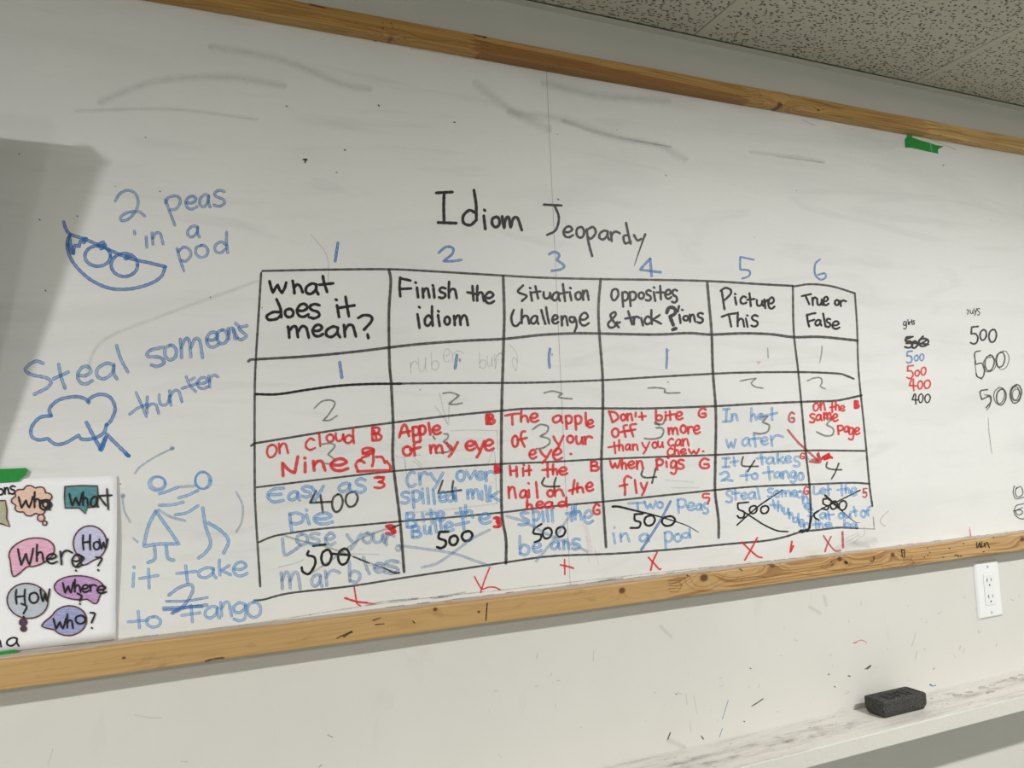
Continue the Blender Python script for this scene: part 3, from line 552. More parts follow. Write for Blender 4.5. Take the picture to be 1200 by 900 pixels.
('dancer_drawing', "light blue drawing of two dancing stick figures", 'lb', """
C 2.5 @203,175,38,32;@405,162,36,36;@206,172,30,26;@402,160,30,38
C 3.6 ~212,220 250,208 292,192;~296,238 340,225 382,205;~212,270 270,268 318,256;~282,312 335,302 382,272
C 4.2 ~197,296 165,360 144,450* 215,440 298,440* 250,370 197,296;~192,452 192,505 162,522;~243,450 250,500 276,512;~403,282 415,360 438,435 415,478 384,502;~428,348 480,380 516,425 495,480"""),
('dancer_drawing', "faint blue arcs around the dancers", 'lbx', "C 2.4 ~270,20 190,60 130,100 105,130;~50,225 58,290 85,345;~550,212 578,270 575,340 550,388;~97,415 118,432\nC 3.2 ~210,290 260,320 325,338;~300,190 370,185;@268,20,5,5;@52,228,5,5"),
('tango_writing', "light blue words it take to tango", 'lb', """
C 3.6 ~100,570 97,627|100,540 102,545;~165,550 168,634|125,592 207,578;~328,535 336,607|288,570 377,560;a383,543,462,590;k470,510,527,577;e535,518,600,580;~120,735 125,808|75,782 162,775;o155,758,220,805;~352,710 358,782|310,754 392,742;a412,713,477,767;n480,693,532,757;g535,698,600,777;o598,693,660,762"""),
('tango_writing', "blue crossed through number 2", 'b2', "C 3.8 ~254,665 300,632 350,618 358,650 320,710 265,746* 330,718 400,714;~230,722 330,718 422,708\nC 3.0 ~242,692 330,690 425,675;~230,730 300,726"),
('faint_mark', "grey smudge beside the last red stroke", 'sw', "P1 13 ~985,642 1000,638 1022,634\nP1 9 ~990,634 1015,640"),
('ink_speck', "small black specks on the upper board", 'k', "TT 1.5 ~610,320 616,320|614,322 613,326;~692,301 694,302;~912,245 914,246;~760,211 762,213;~1121,400 1122,401\nP1 1.2 ~355,187 360,187.5|358,188 358,190;~403.5,175.5 404.5,176;~394,202 395,202;~187,224 188,224.5;~90,253 91,253.5;~46,257 47,258;~53,340 54,341\nP1 1.0 ~335,124 337,125;~170,161 171,161;~780,205 781,206;~1105,194 1106,193"),
('ink_speck', "dark grime along the foot of the board", 'kgr', "P1 1.5 ~430,709 450,705 490,701|505,701 545,694;~508,701.5 530,698.5;~690,684 715,679 730,677;~150,748.5 184,744.5;~820,668.5 850,665;~1045,645.5 1080,640.5;~1130,631 1170,627\nP1 1.0 ~20,763 140,749 300,730 450,707 600,690 780,670 930,655 1060,641 1200,622.5"),
('faint_mark', "soft grey eraser swipes on the upper board", 'sw', "P1 13 ~120,118 180,96 260,90 330,100;~600,132 660,140 720,160 770,170 800,185;~640,98 700,112 780,118;~250,55 330,70 400,98 430,104\nP1 15 ~560,100 600,130 640,150\nP1 6 ~90,130 200,128 300,140;~660,142 710,158 785,172;~880,178 940,185 964,190;~100,440 120,400 190,370 300,330"),
('faint_mark', "dark line of the eraser swipe ends", 'gf', "P1 1.2 ~745,165 785,172;~910,183 964,190.5;~940,140 955,147;~1000,146 1060,153 1120,175;~385,330 383,300 365,275"),
]
WALL_TEXT = [
('wall_mark', "black tick marks on the wall left of the eraser", 'k', "Q2 1.0 ~290,135 308,124 327,111;~675,12 688,0;~612,34 616,35;~262,186 265,188;~545,28 548,30;~120,236 127,246;~8,246 16,224;~34,95 37,96;~283,9 286,10;~565,70 568,72\nP1 0.9 ~995,792 996.5,792.5;~1014,784 1020,780;~1094,784 1095,783"),
('wall_mark', "blue pen marks on the wall", 'b', "Q2 1.3 ~884,64 892,68 904,66;~886,62 890,66\nQ2 0.7 ~210,115 190,180|180,240 190,210\nP1 0.9 ~384,861 387,863 390,864;~374,899 377,896"),
('wall_mark', "thin red scratch on the wall below the frame", 'r', "Y 1.2 ~65,428 75,427\nY 0.7 ~75,425 95,418 115,428"),
('wall_mark', "faint scuffs on the wall", 'gf', "Y 0.9 ~300,390 285,440;~305,460 298,490;~605,430 602,442\nP1 0.9 ~62,878 56,897;~158,838 175,841 190,841;~630,765 629,772;~696,762 695,774;~212,892 220,893;~1130,760 1129,766\nQ2 0.7 ~95,100 105,160;~68,95 72,130;~85,225 82,185"),
('wall_mark', "soft grey smudges on the wall", 'sw', "P1 6 ~775,735 785,745;~950,712 960,718;~966,700 968,708\nP1 9 ~1000,845 1010,822;~785,868 800,875"),
]
RAIL_TEXT = [
('pencil_mark', "black scribbles on the lower rail", 'k', "Z 1.1 ~765,770 768,805|775,800 785,770 790,803 800,765|790,803 815,790 830,770 845,805|812,775 820,800;~105,885 122,888 130,865|128,862 124,860;~300,815 305,860|318,820 318,862|300,818 316,816;~630,852 645,850 655,860|665,855 672,858;~682,778 686,780;~596,808 599,810;~474,832 477,834;~440,862 443,864;~552,862 562,864;~460,805 463,807;~460,850 463,852;~868,740 872,742;~805,830 812,828\nP1 1.2 ~571,707 569.5,727;~484,728 486,730\nW 1.0 ~70,210 76,214;~248,190 256,196;~556,165 553,168;~560,175 556,178"),
('paint_spot', "black paint spot on the lower rail", 'k', "W 3.4 ~603,168 606,170"),
('pencil_mark', "dark gouges in the lower rail near the middle", 'wd', "P1 1.6 ~437,727 446,724;~440,732 450,731;~401,745 408,742 413,741;~395,748 400,745\nP1 2.4 ~403,746 412,740;~241,775 252,772 262,771"),

('finger_joint', "comb shaped finger joint in the lower rail beside the largest knot", 'wj', "W 1.0 ~12,228 50,230;~10,238 46,236;~14,247 56,246;~10,257 50,255;~14,266 40,268;~50,230 46,236;~46,236 56,246;~56,246 50,255;~50,255 40,268"),
('finger_joint', "comb shaped finger joint in the lower rail left of the black scribbles", 'wj', "W 1.0 ~798,152 826,148;~800,162 822,158;~800,170 832,168;~802,180 824,178;~802,190 834,186;~826,148 822,158;~822,158 832,168;~832,168 824,178;~824,178 834,186"),
('grain_line', "curved brown grain around the knots of the lower rail", 'wj', "W 0.8 ~60,215 80,250 130,264 190,240 250,222 330,215;~80,212 95,240 130,250 175,232 205,205;~310,200 330,180 400,186 420,205 370,212 320,220;~330,222 420,205 500,212 590,198 660,180 720,176;~520,182 560,160 610,152 618,176 590,192 545,194 520,182;~560,196 640,190 700,168 730,158;~730,190 722,165 745,150 790,150 796,172 770,184 735,180"),
]
UPPER_TEXT = [
('finger_joint', "comb shaped finger joint in the upper rail", 'wj', "P1 0.9 ~872,107.5 888,107;~874,110.5 892,112;~873,113 890,114.5;~876,116.5 896,119;~874,119 894,122;~888,107 892,112;~890,114.5 896,119"),
('finger_joint', "pale finger joint in the upper rail near the middle", 'wj', "P1 0.9 ~556,42 572,44.5;~555,46 575,50;~557,51 572,54;~556,55 576,59.5;~558,60 574,63.5"),
('grain_line', "brown arched grain in the upper rail", 'wj', "P1 0.7 ~395,23 430,30 470,36 500,46 530,48;~405,30 450,38 485,46 530,57;~425,44 470,54 510,60 560,68;~480,57 520,63 560,70;~900,110 915,108 930,115 955,119 985,128;~890,114 905,118 925,125 950,132 1000,138;~1085,150 1110,152 1140,160 1200,172;~1100,158 1150,170 1195,178"),
('grain_line', "dark nail marks in the upper rail", 'wd', "P1 1.5 ~448,27 449,27.5;~458,27 459,28;~448,33 449,33.5;~460,32 461,32.5;~438,47.5 441,48.5;~555,40.5 570,43.5;~363,5 380,9"),
]
# ------------------------------------------------------------------ materials
M = dict(wall=wall_mat(), board=board_mat(), tile=tile_mat(), shelf=shelf_mat(), foam=foam_mat(), paper=paper_mat(), tape=tape_mat(),
 floor=plain('grey_floor', (.22, .225, .21), .4), side=plain('side_wall_paint', (.58, .60, .55), .6), mould=plain('painted_moulding', (.60, .60, .53), .5), void=plain('dark_plenum', (.1, .1, .09), .9),
 plastic=plain('white_plastic', (.80, .81, .82), .3), recept=plain('receptacle_plastic', (.78, .79, .80), .3), slot=plain('dark_slot', (.03, .03, .03), .6),
 steel=plain('painted_screw', (.72, .72, .72), .35, .5, .2), tv=plain('black_casing', (.012, .012, .013), .4), screen=plain('dark_screen', (.008, .008, .01), .12),
 lens=None, seam=plain('seam_shadow_gap', (.3, .3, .29), .6), grime=plain('grime', (.16, .15, .15), .8), dust=plain('pinkish_ink_dust', (.50, .42, .34), .9))
lens = bpy.data.materials.new('lamp_lens'); lens.use_nodes = True
lens.node_tree.nodes['Principled BSDF'].inputs['Emission Color'].default_value = (1, .95, .88, 1)
lens.node_tree.nodes['Principled BSDF'].inputs['Emission Strength'].default_value = 3; M['lens'] = lens
INK = dict(k=ink_mat('black_ink', (.010, .010, .011), .98, .0, .06), kg=ink_mat('worn_black_ink', (.022, .021, .02), .92, .12, .22),
 kg2=ink_mat('grey_thin_ink', (.05, .052, .045), .78, .25, .35), g=ink_mat('faded_black_ink', (.08, .08, .08), .62, .2, .5),
 g2=ink_mat('smudged_black_ink', (.10, .105, .11), .62, .2, .6), gf=ink_mat('ghost_ink', (.18, .185, .19), .33, .1, .5),
 sw=ink_mat('eraser_swipe', (.30, .30, .30), .22, 0, .5, soft=True), b=ink_mat('blue_ink', (.035, .19, .54), .86, .28, .3), b2=ink_mat('blue_ink_streaky', (.050, .22, .57), .80, .4, .4),
 lb=ink_mat('light_blue_ink', (.11, .36, .74), .76, .38, .38), lb2=ink_mat('smeared_blue_ink', (.12, .28, .55), .68, .3, .5),
 lbx=ink_mat('pale_blue_ink', (.16, .29, .48), .55, .3, .4), r=ink_mat('red_ink', (.75, .018, .022), .95, .18, .18), rd=ink_mat('dark_red_ink', (.55, .018, .035), .88, .2, .3),
 pk=ink_mat('pink_faint_ink', (.7, .12, .16), .45, .1, .5), pk2=ink_mat('pink_smear', (.72, .25, .3), .22, .0, .9), kgr=ink_mat('board_grime', (.06, .055, .05), .7, .1, .9), wj=ink_mat('glue_line', (.22, .10, .035), .62, .1, .6), wd=ink_mat('dark_wood_mark', (.05, .02, .01), .85, .1, .4))

JX, JS = .897, .5905
# ------------------------------------------------------------------ room
X0, X1, Y0 = -2.3, 4.3, -4.2
tag(box('wall_back', X0, X1, 0, .1, 0, CEIL+.05, M['wall']), kind='structure')
tag(box('wall_left', X0-.1, X0, Y0, .1, 0, CEIL+.05, M['side']), kind='structure')
tag(box('wall_right', X1, X1+.1, Y0, .1, 0, CEIL+.05, M['side']), kind='structure')
tag(box('wall_front', X0-.1, X1+.1, Y0-.1, Y0, 0, CEIL+.05, M['side']), kind='structure')
tag(box('floor', X0, X1, Y0, .1, -.05, 0, M['floor']), kind='structure')
ceil = tag(box('ceiling', X0, X1, Y0, .1, CEIL+.012, CEIL+.06, M['void']), kind='structure')
TS = JS; tme = None
b = box_bm(.0011, TS-.0011, -TS+.0011, -.0011, 0, .011, .0012, 1)
for i in range(-5, 6):
    for j in range(7):
        if tme is None:
            o = from_bm('ceiling_tile', b, M['tile'], ceil); tme = o.data
        else: o = link(bpy.data.objects.new('ceiling_tile', tme), ceil)
        o.location = (JX+i*TS, -.0165-j*TS, CEIL)
# thin wall angle under the tiles
bm = box_bm(X0, X1, -.016, .002, CEIL-.0018, CEIL-.0008)
box_bm(X0, X1, -.0012, .002, CEIL-.001, CEIL+.02, bm=bm)
tag(from_bm('trim_1', bm, M['mould']), kind='structure')

# ------------------------------------------------------------------ whiteboard
TR = .034; TU = .022
BX0, BX1 = -1.6, 3.2
root = empty('whiteboard', (.585, 0, 1.37), 'large wall whiteboard in a pine frame covered with a handwritten quiz table', 'whiteboard')
def part(o): return adopt(o, root)
ZB, ZT = 1.3705, 2.262
part(box('board_panel', BX0, .5846, -.0005, .002, ZB-.006, ZT+.006, M['board']))
part(box('board_panel', .5855, BX1, -.0005, .002, ZB-.006, ZT+.006, M['board']))
part(box('seam', .5844, .5857, -.0002, .002, ZB, ZT, M['seam'], None))  # grey strip filling the joint between the two panels
t1 = ((.68, .46, .18), (.57, .36, .125), (.30, .14, .042), (.70, .58, .45))
t2 = ((.60, .44, .235), (.53, .36, .165), (.27, .125, .045), (.84, .72, .56))
def kn(px, py, r): p = at(px, py, TR if py > 400 else TU); return (p[0], p[2], r)
wt = wood_mat('pine_upper_rail', 2.262, [kn(459, 45, .0042), kn(914, 123, .006), kn(959, 129, .003), kn(438, 47, .003), kn(568, 43, .003)],
    [at(560, 60, TR)[0], at(880, 118, TR)[0], at(1092, 150, TR)[0]], t1, True, (.5, .6))
wb = wood_mat('pine_lower_rail', 1.333, [kn(825, 677, .0075), kn(905, 662, .0055), kn(984, 655, .0052), kn(1046, 650, .0050), kn(729, 692, .0055), kn(1198, 632, .006), kn(510, 714, .003), kn(561, 717, .0022), kn(145, 771, .002)],
    [at(787, 684, TR)[0], at(1062, 648, TR)[0], ], t2, False, (.22, .75))
def rail(name, z0, z1, m, lab, TR):
    n = 60; b = bmesh.new(); rings = []
    for i in range(n+1):
        x = BX0-.02+(BX1-BX0+.04)*i/n; wv = .0004*math.sin(x*7)+.0003*math.sin(x*17+1)
        r = .0022; ring = []
        for (y, z) in [(0, z0), (-TR+r, z0), (-TR+.3*r, z0+.3*r), (-TR, z0+r), (-TR, z1-r), (-TR+.3*r, z1-.3*r), (-TR+r, z1), (0, z1)]:
            ring.append(b.verts.new((x, y, z+wv)))
        rings.append(ring)
    for i in range(n):
        for k in range(7): b.faces.new((rings[i][k], rings[i+1][k], rings[i+1][k+1], rings[i][k+1]))
    b.faces.new(rings[0]); b.faces.new(rings[-1][::-1])
    bmesh.ops.recalc_face_normals(b, faces=b.faces[:])
    o = part(from_bm(name, b, m)); o['label'] = lab; return o
rail('frame_rail', 2.261, 2.2915, wt, 'upper pine rail with reddish finger jointed grain', TU)
low = rail('frame_rail', 1.335, 1.3705, wb, 'lower pine rail, paler and knotty, with scribbles on it', TR)

SPLIT = dict(faint_mark=22, ink_speck=14, wall_mark=14, pencil_mark=9, ink_dot=8, column_number=9, points_number=40, team_score=9, scribble=30, clue_text=9, heading_text=40, grain_line=3, finger_joint=3, dancer_drawing=22, poster_lettering=20, tango_writing=22, arrow=30)
def inks(lst, put, t):
    for name, label, ink, spec in lst:
        w_ = write(spec, None, t); cl = w_.clusters(SPLIT[name]) if name in SPLIT else [w_]
        for c in cl: put(c.build(name, INK[ink], None, label if len(cl) == 1 else None))
inks(TEXT, part, .0008)
def on_rail(o): o.parent = low
low_ink = inks(RAIL_TEXT, on_rail, TR+.0004)
up_rail = [o for o in root.children if o.name == 'frame_rail'][0]
inks(UPPER_TEXT, lambda o: setattr(o, 'parent', up_rail), TU+.0004)
wall = bpy.data.objects['wall_back']
def on_wall(o): o.parent = wall
inks(WALL_TEXT, on_wall, .0004)
random.seed(11); ik = Ink(.0004)
for _ in range(60):                     # small faint scuffs and flecks
    x, y = random.uniform(560, 1195), 0; lo, hi = 700+(x-560)*-.06+30, 885-(x-780)*.235-12
    y = random.uniform(lo, min(890, hi)); a = random.uniform(0, 3.1); l = random.choice((.5, 1.5, 3, 5))
    ik.stroke([(x, y), (x+l*.4*math.cos(a), y+l*.6*math.sin(a)+.2), (x+l*math.cos(a), y+l*math.sin(a))], random.uniform(.5, 1.3))
o = ik.build('scuff_marks', INK['gf'], None); on_wall(o); tag(o, 'small faint scuffs scattered on the wall', kind='stuff')

# grime where the board meets the lower rail, dust on top of the rail
b = bmesh.new(); random.seed(4)
x = BX0
while x < BX1:
    L = random.uniform(.003, .022); h = random.uniform(.0002, .0013)*(1 if x > .25 else .45)
    box_bm(x, x+L, -.0010-random.uniform(0, .001), -.0004, ZB-.0005, ZB+h, bm=b); x += L*random.uniform(.6, 1.6)
g = part(from_bm('grime', b, M['grime'])); tag(g, 'dark crumbs of dried ink along the foot of the board', kind='stuff')
b = bmesh.new(); n = 90
for i in range(n):
    xa = BX0+(BX1-BX0)*i/n; box_bm(xa, xa+(BX1-BX0)/n, -TR+.012+.003*math.sin(i*2.3), -.0004, ZB-.001, ZB+.0006+.0002*math.sin(i), bm=b)
part(from_bm('rail_dust', b, M['dust']))

# ------------------------------------------------------------------ green tapes
def slab(name, P, t0, t1, m, parent=None, wave=0):
    """a thin sheet with an outline given in photo points, t0 to t1 off the wall"""
    n = len(P); v = []
    for t in (t1, t0):
        for i, p in enumerate(P): v.append(at(p[0], p[1], t + (p[2] if len(p) > 2 else 0)))
    f = [tuple(range(n))] + [tuple(range(2*n-1, n-1, -1))] + [(i, i+n, (i+1) % n+n, (i+1) % n) for i in range(n)]
    o = mesh(name, v, f, m, parent)
    bm = bmesh.new(); bm.from_mesh(o.data); bmesh.ops.recalc_face_normals(bm, faces=bm.faces[:]); bm.to_mesh(o.data); bm.free()
    return o
T = slab('tape', [(1060.5, 163), (1063, 160.5), (1064, 157, .002), (1069.5, 155.5, .003), (1069, 161), (1079, 164.5), (1090, 167.5), (1097, 170), (1106, 171.5), (1100, 174.5), (1099, 177), (1100, 180), (1090, 178), (1079, 175.5), (1068, 173), (1061, 173)], .0009, .0013, M['tape'])
tag(T, 'torn strip of green tape on the whiteboard under the upper pine rail', 'tape')
slab('fold', [(1089.5, 168), (1091, 168), (1092.5, 177.5), (1091, 177.5)], .0013, .0017, plain('tape_crease', (.1, .42, .15), .5), T)

# ------------------------------------------------------------------ poster
def pt(x, y): return (x/3.913, 540+y/3.913)
pr = empty('poster', at(68, 660, .002), 'white paper poster of coloured question word bubbles taped to the lower left of the whiteboard', 'poster')
C4 = [at(*q) for q in ((-62, 560), (135.4, 558), (138, 749.8), (-62, 774))]
nu, nv = 28, 18; v = []; f = []
def sheet_y(u, w_):
    return -(.0022 + .010*max(0, u-.9)/.1*(.75+.25*math.sin(w_*5)) *(.35+.65*math.sin(math.pi*min(1, max(0, w_))))*.55 + .0012*math.sin(u*9+w_*3)**2)
TLx, BRx = -.365, -.0862
for j in range(nv+1):
    for i in range(nu+1):
        u, w_ = i/nu, j/nv
        x = TLx+(BRx-TLx)*u; zt = 1.5865+(1-u)*.004; zb = 1.3735
        v.append((x + .0006*math.sin(w_*6), sheet_y(u, w_), zt+(zb-zt)*w_))
for j in range(nv):
    for i in range(nu): a = j*(nu+1)+i; f.append((a, a+1, a+nu+2, a+nu+1))
sh = adopt(mesh('sheet', v, f, M['paper'], None, smooth=True), pr)
sm = sh.modifiers.new('s', 'SOLIDIFY'); sm.thickness = .0002
def ell(cx, cy, rx, ry, rot=0, n=36, scal=0, amp=0):
    out = []
    for i in range(n):
        a = 2*math.pi*i/n; k = 1+amp*abs(math.sin(scal*a/2)) if scal else 1
        x, y = rx*k*math.cos(a), ry*k*math.sin(a); c, s_ = math.cos(rot), math.sin(rot)
        out.append((cx+x*c-y*s_, cy+x*s_+y*c))
    return out
def tail(P, tip, span=2):
    """pull the outline out into a pointed tail towards tip"""
    i = min(range(len(P)), key=lambda q: (P[q][0]-tip[0])**2+(P[q][1]-tip[1])**2)
    return [p for q, p in enumerate(P) if not (0 < abs(q-i) < span)][:] if False else [tip if q == i else p for q, p in enumerate(P) if q == i or abs(q-i) >= span]
BUB = [
 ('peach cloud shaped thought bubble reading Who', 'peach', ((.68, .42, .32), (.85, .62, .52)), [ell(147, 183, 78, 58, 0, 64, 9, .22), ell(188, 262, 16, 16, 0, 16), ell(205, 286, 10, 10, 0, 14)], 'W85,165,150,217;h155,143,187,215;@205,205,22,20;@208,200,12,14;~185,182 225,182 228,225'),
 ('teal square speech bubble reading What', 'teal', ((.05, .19, .22), (.14, .34, .36)), [[(298, 118), (372, 113), (447, 115), (449, 160), (447, 211), (400, 214), (392, 243), (362, 216), (298, 217), (295, 165)]], 'W318,150,376,207;h378,143,406,205;a415,163,449,212;~490,130 496,222|450,160 512,158;~455,165 485,205'),
 ('pink speech bubble reading Where', 'pink', ((.66, .30, .45), (.82, .52, .66)), [tail(ell(145, 420, 106, 64, -.22), (62, 530), 3)], 'W82,402,152,480;h165,385,202,462;e212,425,262,470;r272,410,332,475;e328,428,378,487;~350,430 384,446 352,482|347,502 349,505'),
 ('lavender speech bubble reading How beside the pink one', 'lavender', ((.42, .40, .64), (.66, .66, .82)), [tail(ell(412, 378, 76, 80, .1), (380, 478), 3)], 'H378,340,418,407;o428,370,458,407;w455,358,494,404;~440,442 466,448 450,480|449,500 451,503'),
 ('grey blue speech bubble reading How above the blue one', 'greyblue', ((.38, .43, .50), (.58, .62, .68)), [ell(126, 642, 94, 80, .15)], 'H70,590,120,655;o133,603,177,652;w185,588,228,647;~98,655 122,668 108,700|108,714 109,717'),
 ('two dark purple dots below the grey blue bubble', 'darkpurple', ((.045, .03, .07), (.12, .09, .17)), [ell(106, 740, 17, 16, 0, 16), ell(108, 770, 13, 12, 0, 16)], ''),
 ('purple oval speech bubble reading Where', 'purple', ((.36, .16, .42), (.62, .42, .66)), [tail(ell(363, 582, 114, 55, .04), (440, 655), 2)], 'W288,558,336,607;h340,545,372,602;e375,568,407,602;r410,568,442,597;e443,573,488,607;~355,608 374,620 366,642|366,654 367,657'),
 ('blue speech bubble reading Who with its tail to the left', 'blue', ((.20, .22, .46), (.44, .46, .68)), [tail(ell(315, 733, 82, 68, -.12), (192, 756), 3)], 'W245,723,302,772;h305,703,337,767;o345,708,392,747;~414,696 434,702 420,742|420,765 422,768'),
 ('olive speech bubble cut by the edge of view', 'olive', ((.38, .37, .26), (.48, .46, .34)), [[(-75, 186), (24, 182), (32, 225), (30, 262), (45, 302), (4, 288), (-75, 286)]], ''),
]
outline = plain('bubble_outline_pencil', (.10, .035, .03), .7)
def on_sheet(p, t):
    """height of the curling sheet at a poster point"""
    q = at(*pt(*p)); u = (q[0]-TLx)/(BRx-TLx); w_ = (1.5865-q[2])/(1.5865-1.3735)
    return at(*pt(*p), -sheet_y(u, w_)+t)
def sheet_px(px, py, t):
    q = at(px, py); u = (q[0]-TLx)/(BRx-TLx); w_ = (1.5865-q[2])/(1.5865-1.3735)
    return at(px, py, -sheet_y(min(u, 1), w_)+t)
CROPS['PO'] = (0, 540, 3.913)
for k_, (lab, cn, cc, outs, txt) in enumerate(BUB):
    m = pencil_mat('pencil_'+cn, cc[0], cc[1], .4+.35*k_)
    bm = bmesh.new()
    for Pp in outs:
        n = len(Pp); cx = sum(p[0] for p in Pp)/n; cy = sum(p[1] for p in Pp)/n
        top = [bm.verts.new(on_sheet(p, .0009)) for p in Pp]; bot = [bm.verts.new(on_sheet(p, .0004)) for p in Pp]
        mid = [bm.verts.new(on_sheet((cx+(p[0]-cx)*.5, cy+(p[1]-cy)*.5), .0011)) for p in Pp]; c = bm.verts.new(on_sheet((cx, cy), .0012))
        for i in range(n):
            j = (i+1) % n
            bm.faces.new((top[i], bot[i], bot[j], top[j])); bm.faces.new((top[i], top[j], mid[j], mid[i])); bm.faces.new((mid[i], mid[j], c))
    bmesh.ops.recalc_face_normals(bm, faces=bm.faces[:])
    bo = adopt(from_bm('speech_bubble', bm, m), pr); bo['label'] = lab
    ik = Ink(.0014, sheet_px)
    for Pp in outs:
        Q = [(*pt(*p), False) for p in Pp]; Q = Q+[Q[0]]
        ik.stroke(spline(Q) if len(Pp) > 11 else [q[:2] for q in Q], 1.6)
    oo = ik.build('bubble_outline', outline, None); oo.parent = bo
    if txt:
        oo = write('D 2.3 '+txt, Ink(.0018, sheet_px)).build('bubble_lettering', INK['k'], None); oo.parent = bo
adopt(write('D 2.2 o-14,128,16,156;n20,122,42,152;s45,115,70,152;a30,810,86,850;h-30,795,8,852', Ink(.0006, sheet_px)).build('poster_lettering', INK['k'], None, 'cut off black letters at the left edge of the poster'), pr)
tp = slab('tape', [(-58, 549), (0, 549.5), (18, 549), (30, 548.3), (33, 550.5), (31, 556), (26, 560), (22, 564), (0, 565.5), (-58, 566)], .0046, .0052, M['tape']); tag(tp, 'green tape with a torn end over the top edge of the poster', 'tape')
tp = slab('tape', [(-50, 771), (0, 764), (12, 762.2), (20, 761.8), (20.5, 764), (14, 767), (0, 769.3), (-50, 776)], .0046, .0052, M['tape']); tag(tp, 'green tape at the bottom left corner of the poster above the lower rail', 'tape')

# ------------------------------------------------------------------ outlet
ox, oz, ow, oh = 1.5995, 1.2555, .0765, .1205
er = empty('wall_outlet', (ox, 0, oz), 'white double power socket with square cover plate on the wall below the pine rail', 'outlet')
bm = bmesh.new(); prof = [(0, 0), (0, .0015), (.0022, .0042), (.0045, .0052)]; rr = []
for ins, h in prof:
    rr.append([bm.verts.new((ox+sx*(ow/2-ins), -h, oz+sz*(oh/2-ins))) for sx, sz in ((-1, -1), (1, -1), (1, 1), (-1, 1))])
for a, c in zip(rr, rr[1:]):
    for i in range(4): bm.faces.new((a[i], a[(i+1) % 4], c[(i+1) % 4], c[i]))
bm.faces.new(rr[-1]); bmesh.ops.recalc_face_normals(bm, faces=bm.faces[:])
pl = from_bm('cover_plate', bm, M['plastic']); adopt(pl, er)
adopt(box('gap', ox-.0172, ox+.0172, -.0054, -.004, oz-.0338, oz+.0338, M['slot'], None, .0006, 1), er)
rc = adopt(box('receptacle', ox-.0166, ox+.0166, -.0066, -.004, oz-.0332, oz+.0332, M['recept'], None, .0012, 2), er)
bm = bmesh.new()
for dz in (.0175, -.0175):
    for x_, hh in ((-.0062, .0040), (.0062, .0034)): box_bm(ox+x_-.0007, ox+x_+.0007, -.0070, -.0060, oz+dz+.003-hh, oz+dz+.003+hh, bm=bm)
    box_bm(ox-.0088, ox-.0062, -.0070, -.0060, oz+dz+.0024, oz+dz+.0036, bm=bm)
    box_bm(ox-.0019, ox+.0019, -.0070, -.0060, oz+dz-.0098, oz+dz-.0062, .0004, 1, bm=bm)
sl = from_bm('slots', bm, M['slot']); sl.parent = rc
for dz in (.0485, -.0485):
    bm = bmesh.new(); bmesh.ops.create_cone(bm, cap_ends=True, segments=16, radius1=.0036, radius2=.0028, depth=.0014)
    for vv in bm.verts: vv.co = Vector((ox+vv.co.x, -.0056-vv.co.z, oz+dz+vv.co.y))
    sc = adopt(from_bm('screw', bm, M['steel'], None, False), er)
    bm = box_bm(-.0026, .0026, -.0066, -.0062, -.0004, .0004)
    bmesh.ops.rotate(bm, verts=bm.verts[:], cent=(0, 0, 0), matrix=Matrix.Rotation(.9, 3, 'Y')); bmesh.ops.translate(bm, verts=bm.verts[:], vec=(ox, 0, oz+dz))
    s2 = from_bm('screw_slot', bm, M['slot']); s2.parent = sc

# ------------------------------------------------------------------ shelf (marker ledge)
SZ = 1.0700
sf = tag(box('ledge', X0+.001, X1-.001, -.1065, .0, SZ-.0285, SZ, M['shelf'], None, .0016, 2), 'long white painted ledge running along the wall under the board, smudged with marker dust', 'ledge')
SMUDGE = ink_mat('ledge_smudge', (.13, .11, .10), .62, .35, .9)
DUSTM = ink_mat('ledge_dust', (.15, .12, .14), .42, 0, .9, soft=True)
def ledge_marks():
    random.seed(7)
    def pl(px, py):
        r = np.array([px-600, py-450, FPX]); d = (r@EX, r@EN, r@EU); k = (SZ+.0003-CAM_Z)/d[2]; return (k*d[0], -CAM_D+k*d[1])
    out = []
    for (px, py, rx, ry, a) in [(1121, 814.5, .014, .006, 0), (1136, 811, .011, .005, .2), (1152, 806, .014, .007, 0), (1163, 803, .009, .004, .3), (1160, 811, .016, .005, -.2), (1178, 797, .012, .003, .2), (1188, 795, .012, .006, 0), (1196, 791, .01, .004, 0)]:
        cx, cy = pl(px, py); out.append((cx, cy, rx*.85, ry*1.1, a))
    return out
def disc(cx, cy, rx, ry, a, vs, fs, us, lift):
    b0 = len(vs); z = SZ+.0002+lift; vs.append((cx, cy, z)); us.append((0, 0))
    for i in range(18):
        t = 2*math.pi*i/18; k = 1+.2*math.sin(3*t+cx*90)+.12*math.sin(5*t+cy*900)
        y = cy+ry*k*math.sin(t); vs.append((cx+rx*k*math.cos(t+a), max(-.1045, min(-.001, y)), z)); us.append((i*.1, 1))
    for i in range(18): fs.append((b0, b0+1+i, b0+1+(i+1) % 18))
for n_, (cx, cy, rx, ry, a) in enumerate(ledge_marks()):
    vs, fs, us = [], [], []; disc(cx, cy, rx, ry, a, vs, fs, us, n_*2e-5)
    o = mesh('fingerprint', vs, fs, SMUDGE, sf, us)
    if n_ == 0: o['label'] = 'brown oval fingerprints on the ledge'
random.seed(5); vs, fs, us = [], [], []
for n_ in range(46):                    # dark dust swept along the ledge, thickest left of the eraser
    g = random.random(); cx = .74+.40*g**1.2 if n_ < 32 else random.uniform(1.12, 2.0)
    disc(cx, -.035-.035*random.random()+.02*(cx-.9), random.uniform(.012, .04), random.uniform(.004, .011), 0, vs, fs, us, .0002+n_*5e-6)
o = mesh('marker_dust', vs, fs, DUSTM, sf, us); tag(o, 'purple grey marker dust smeared along the ledge', kind='stuff')
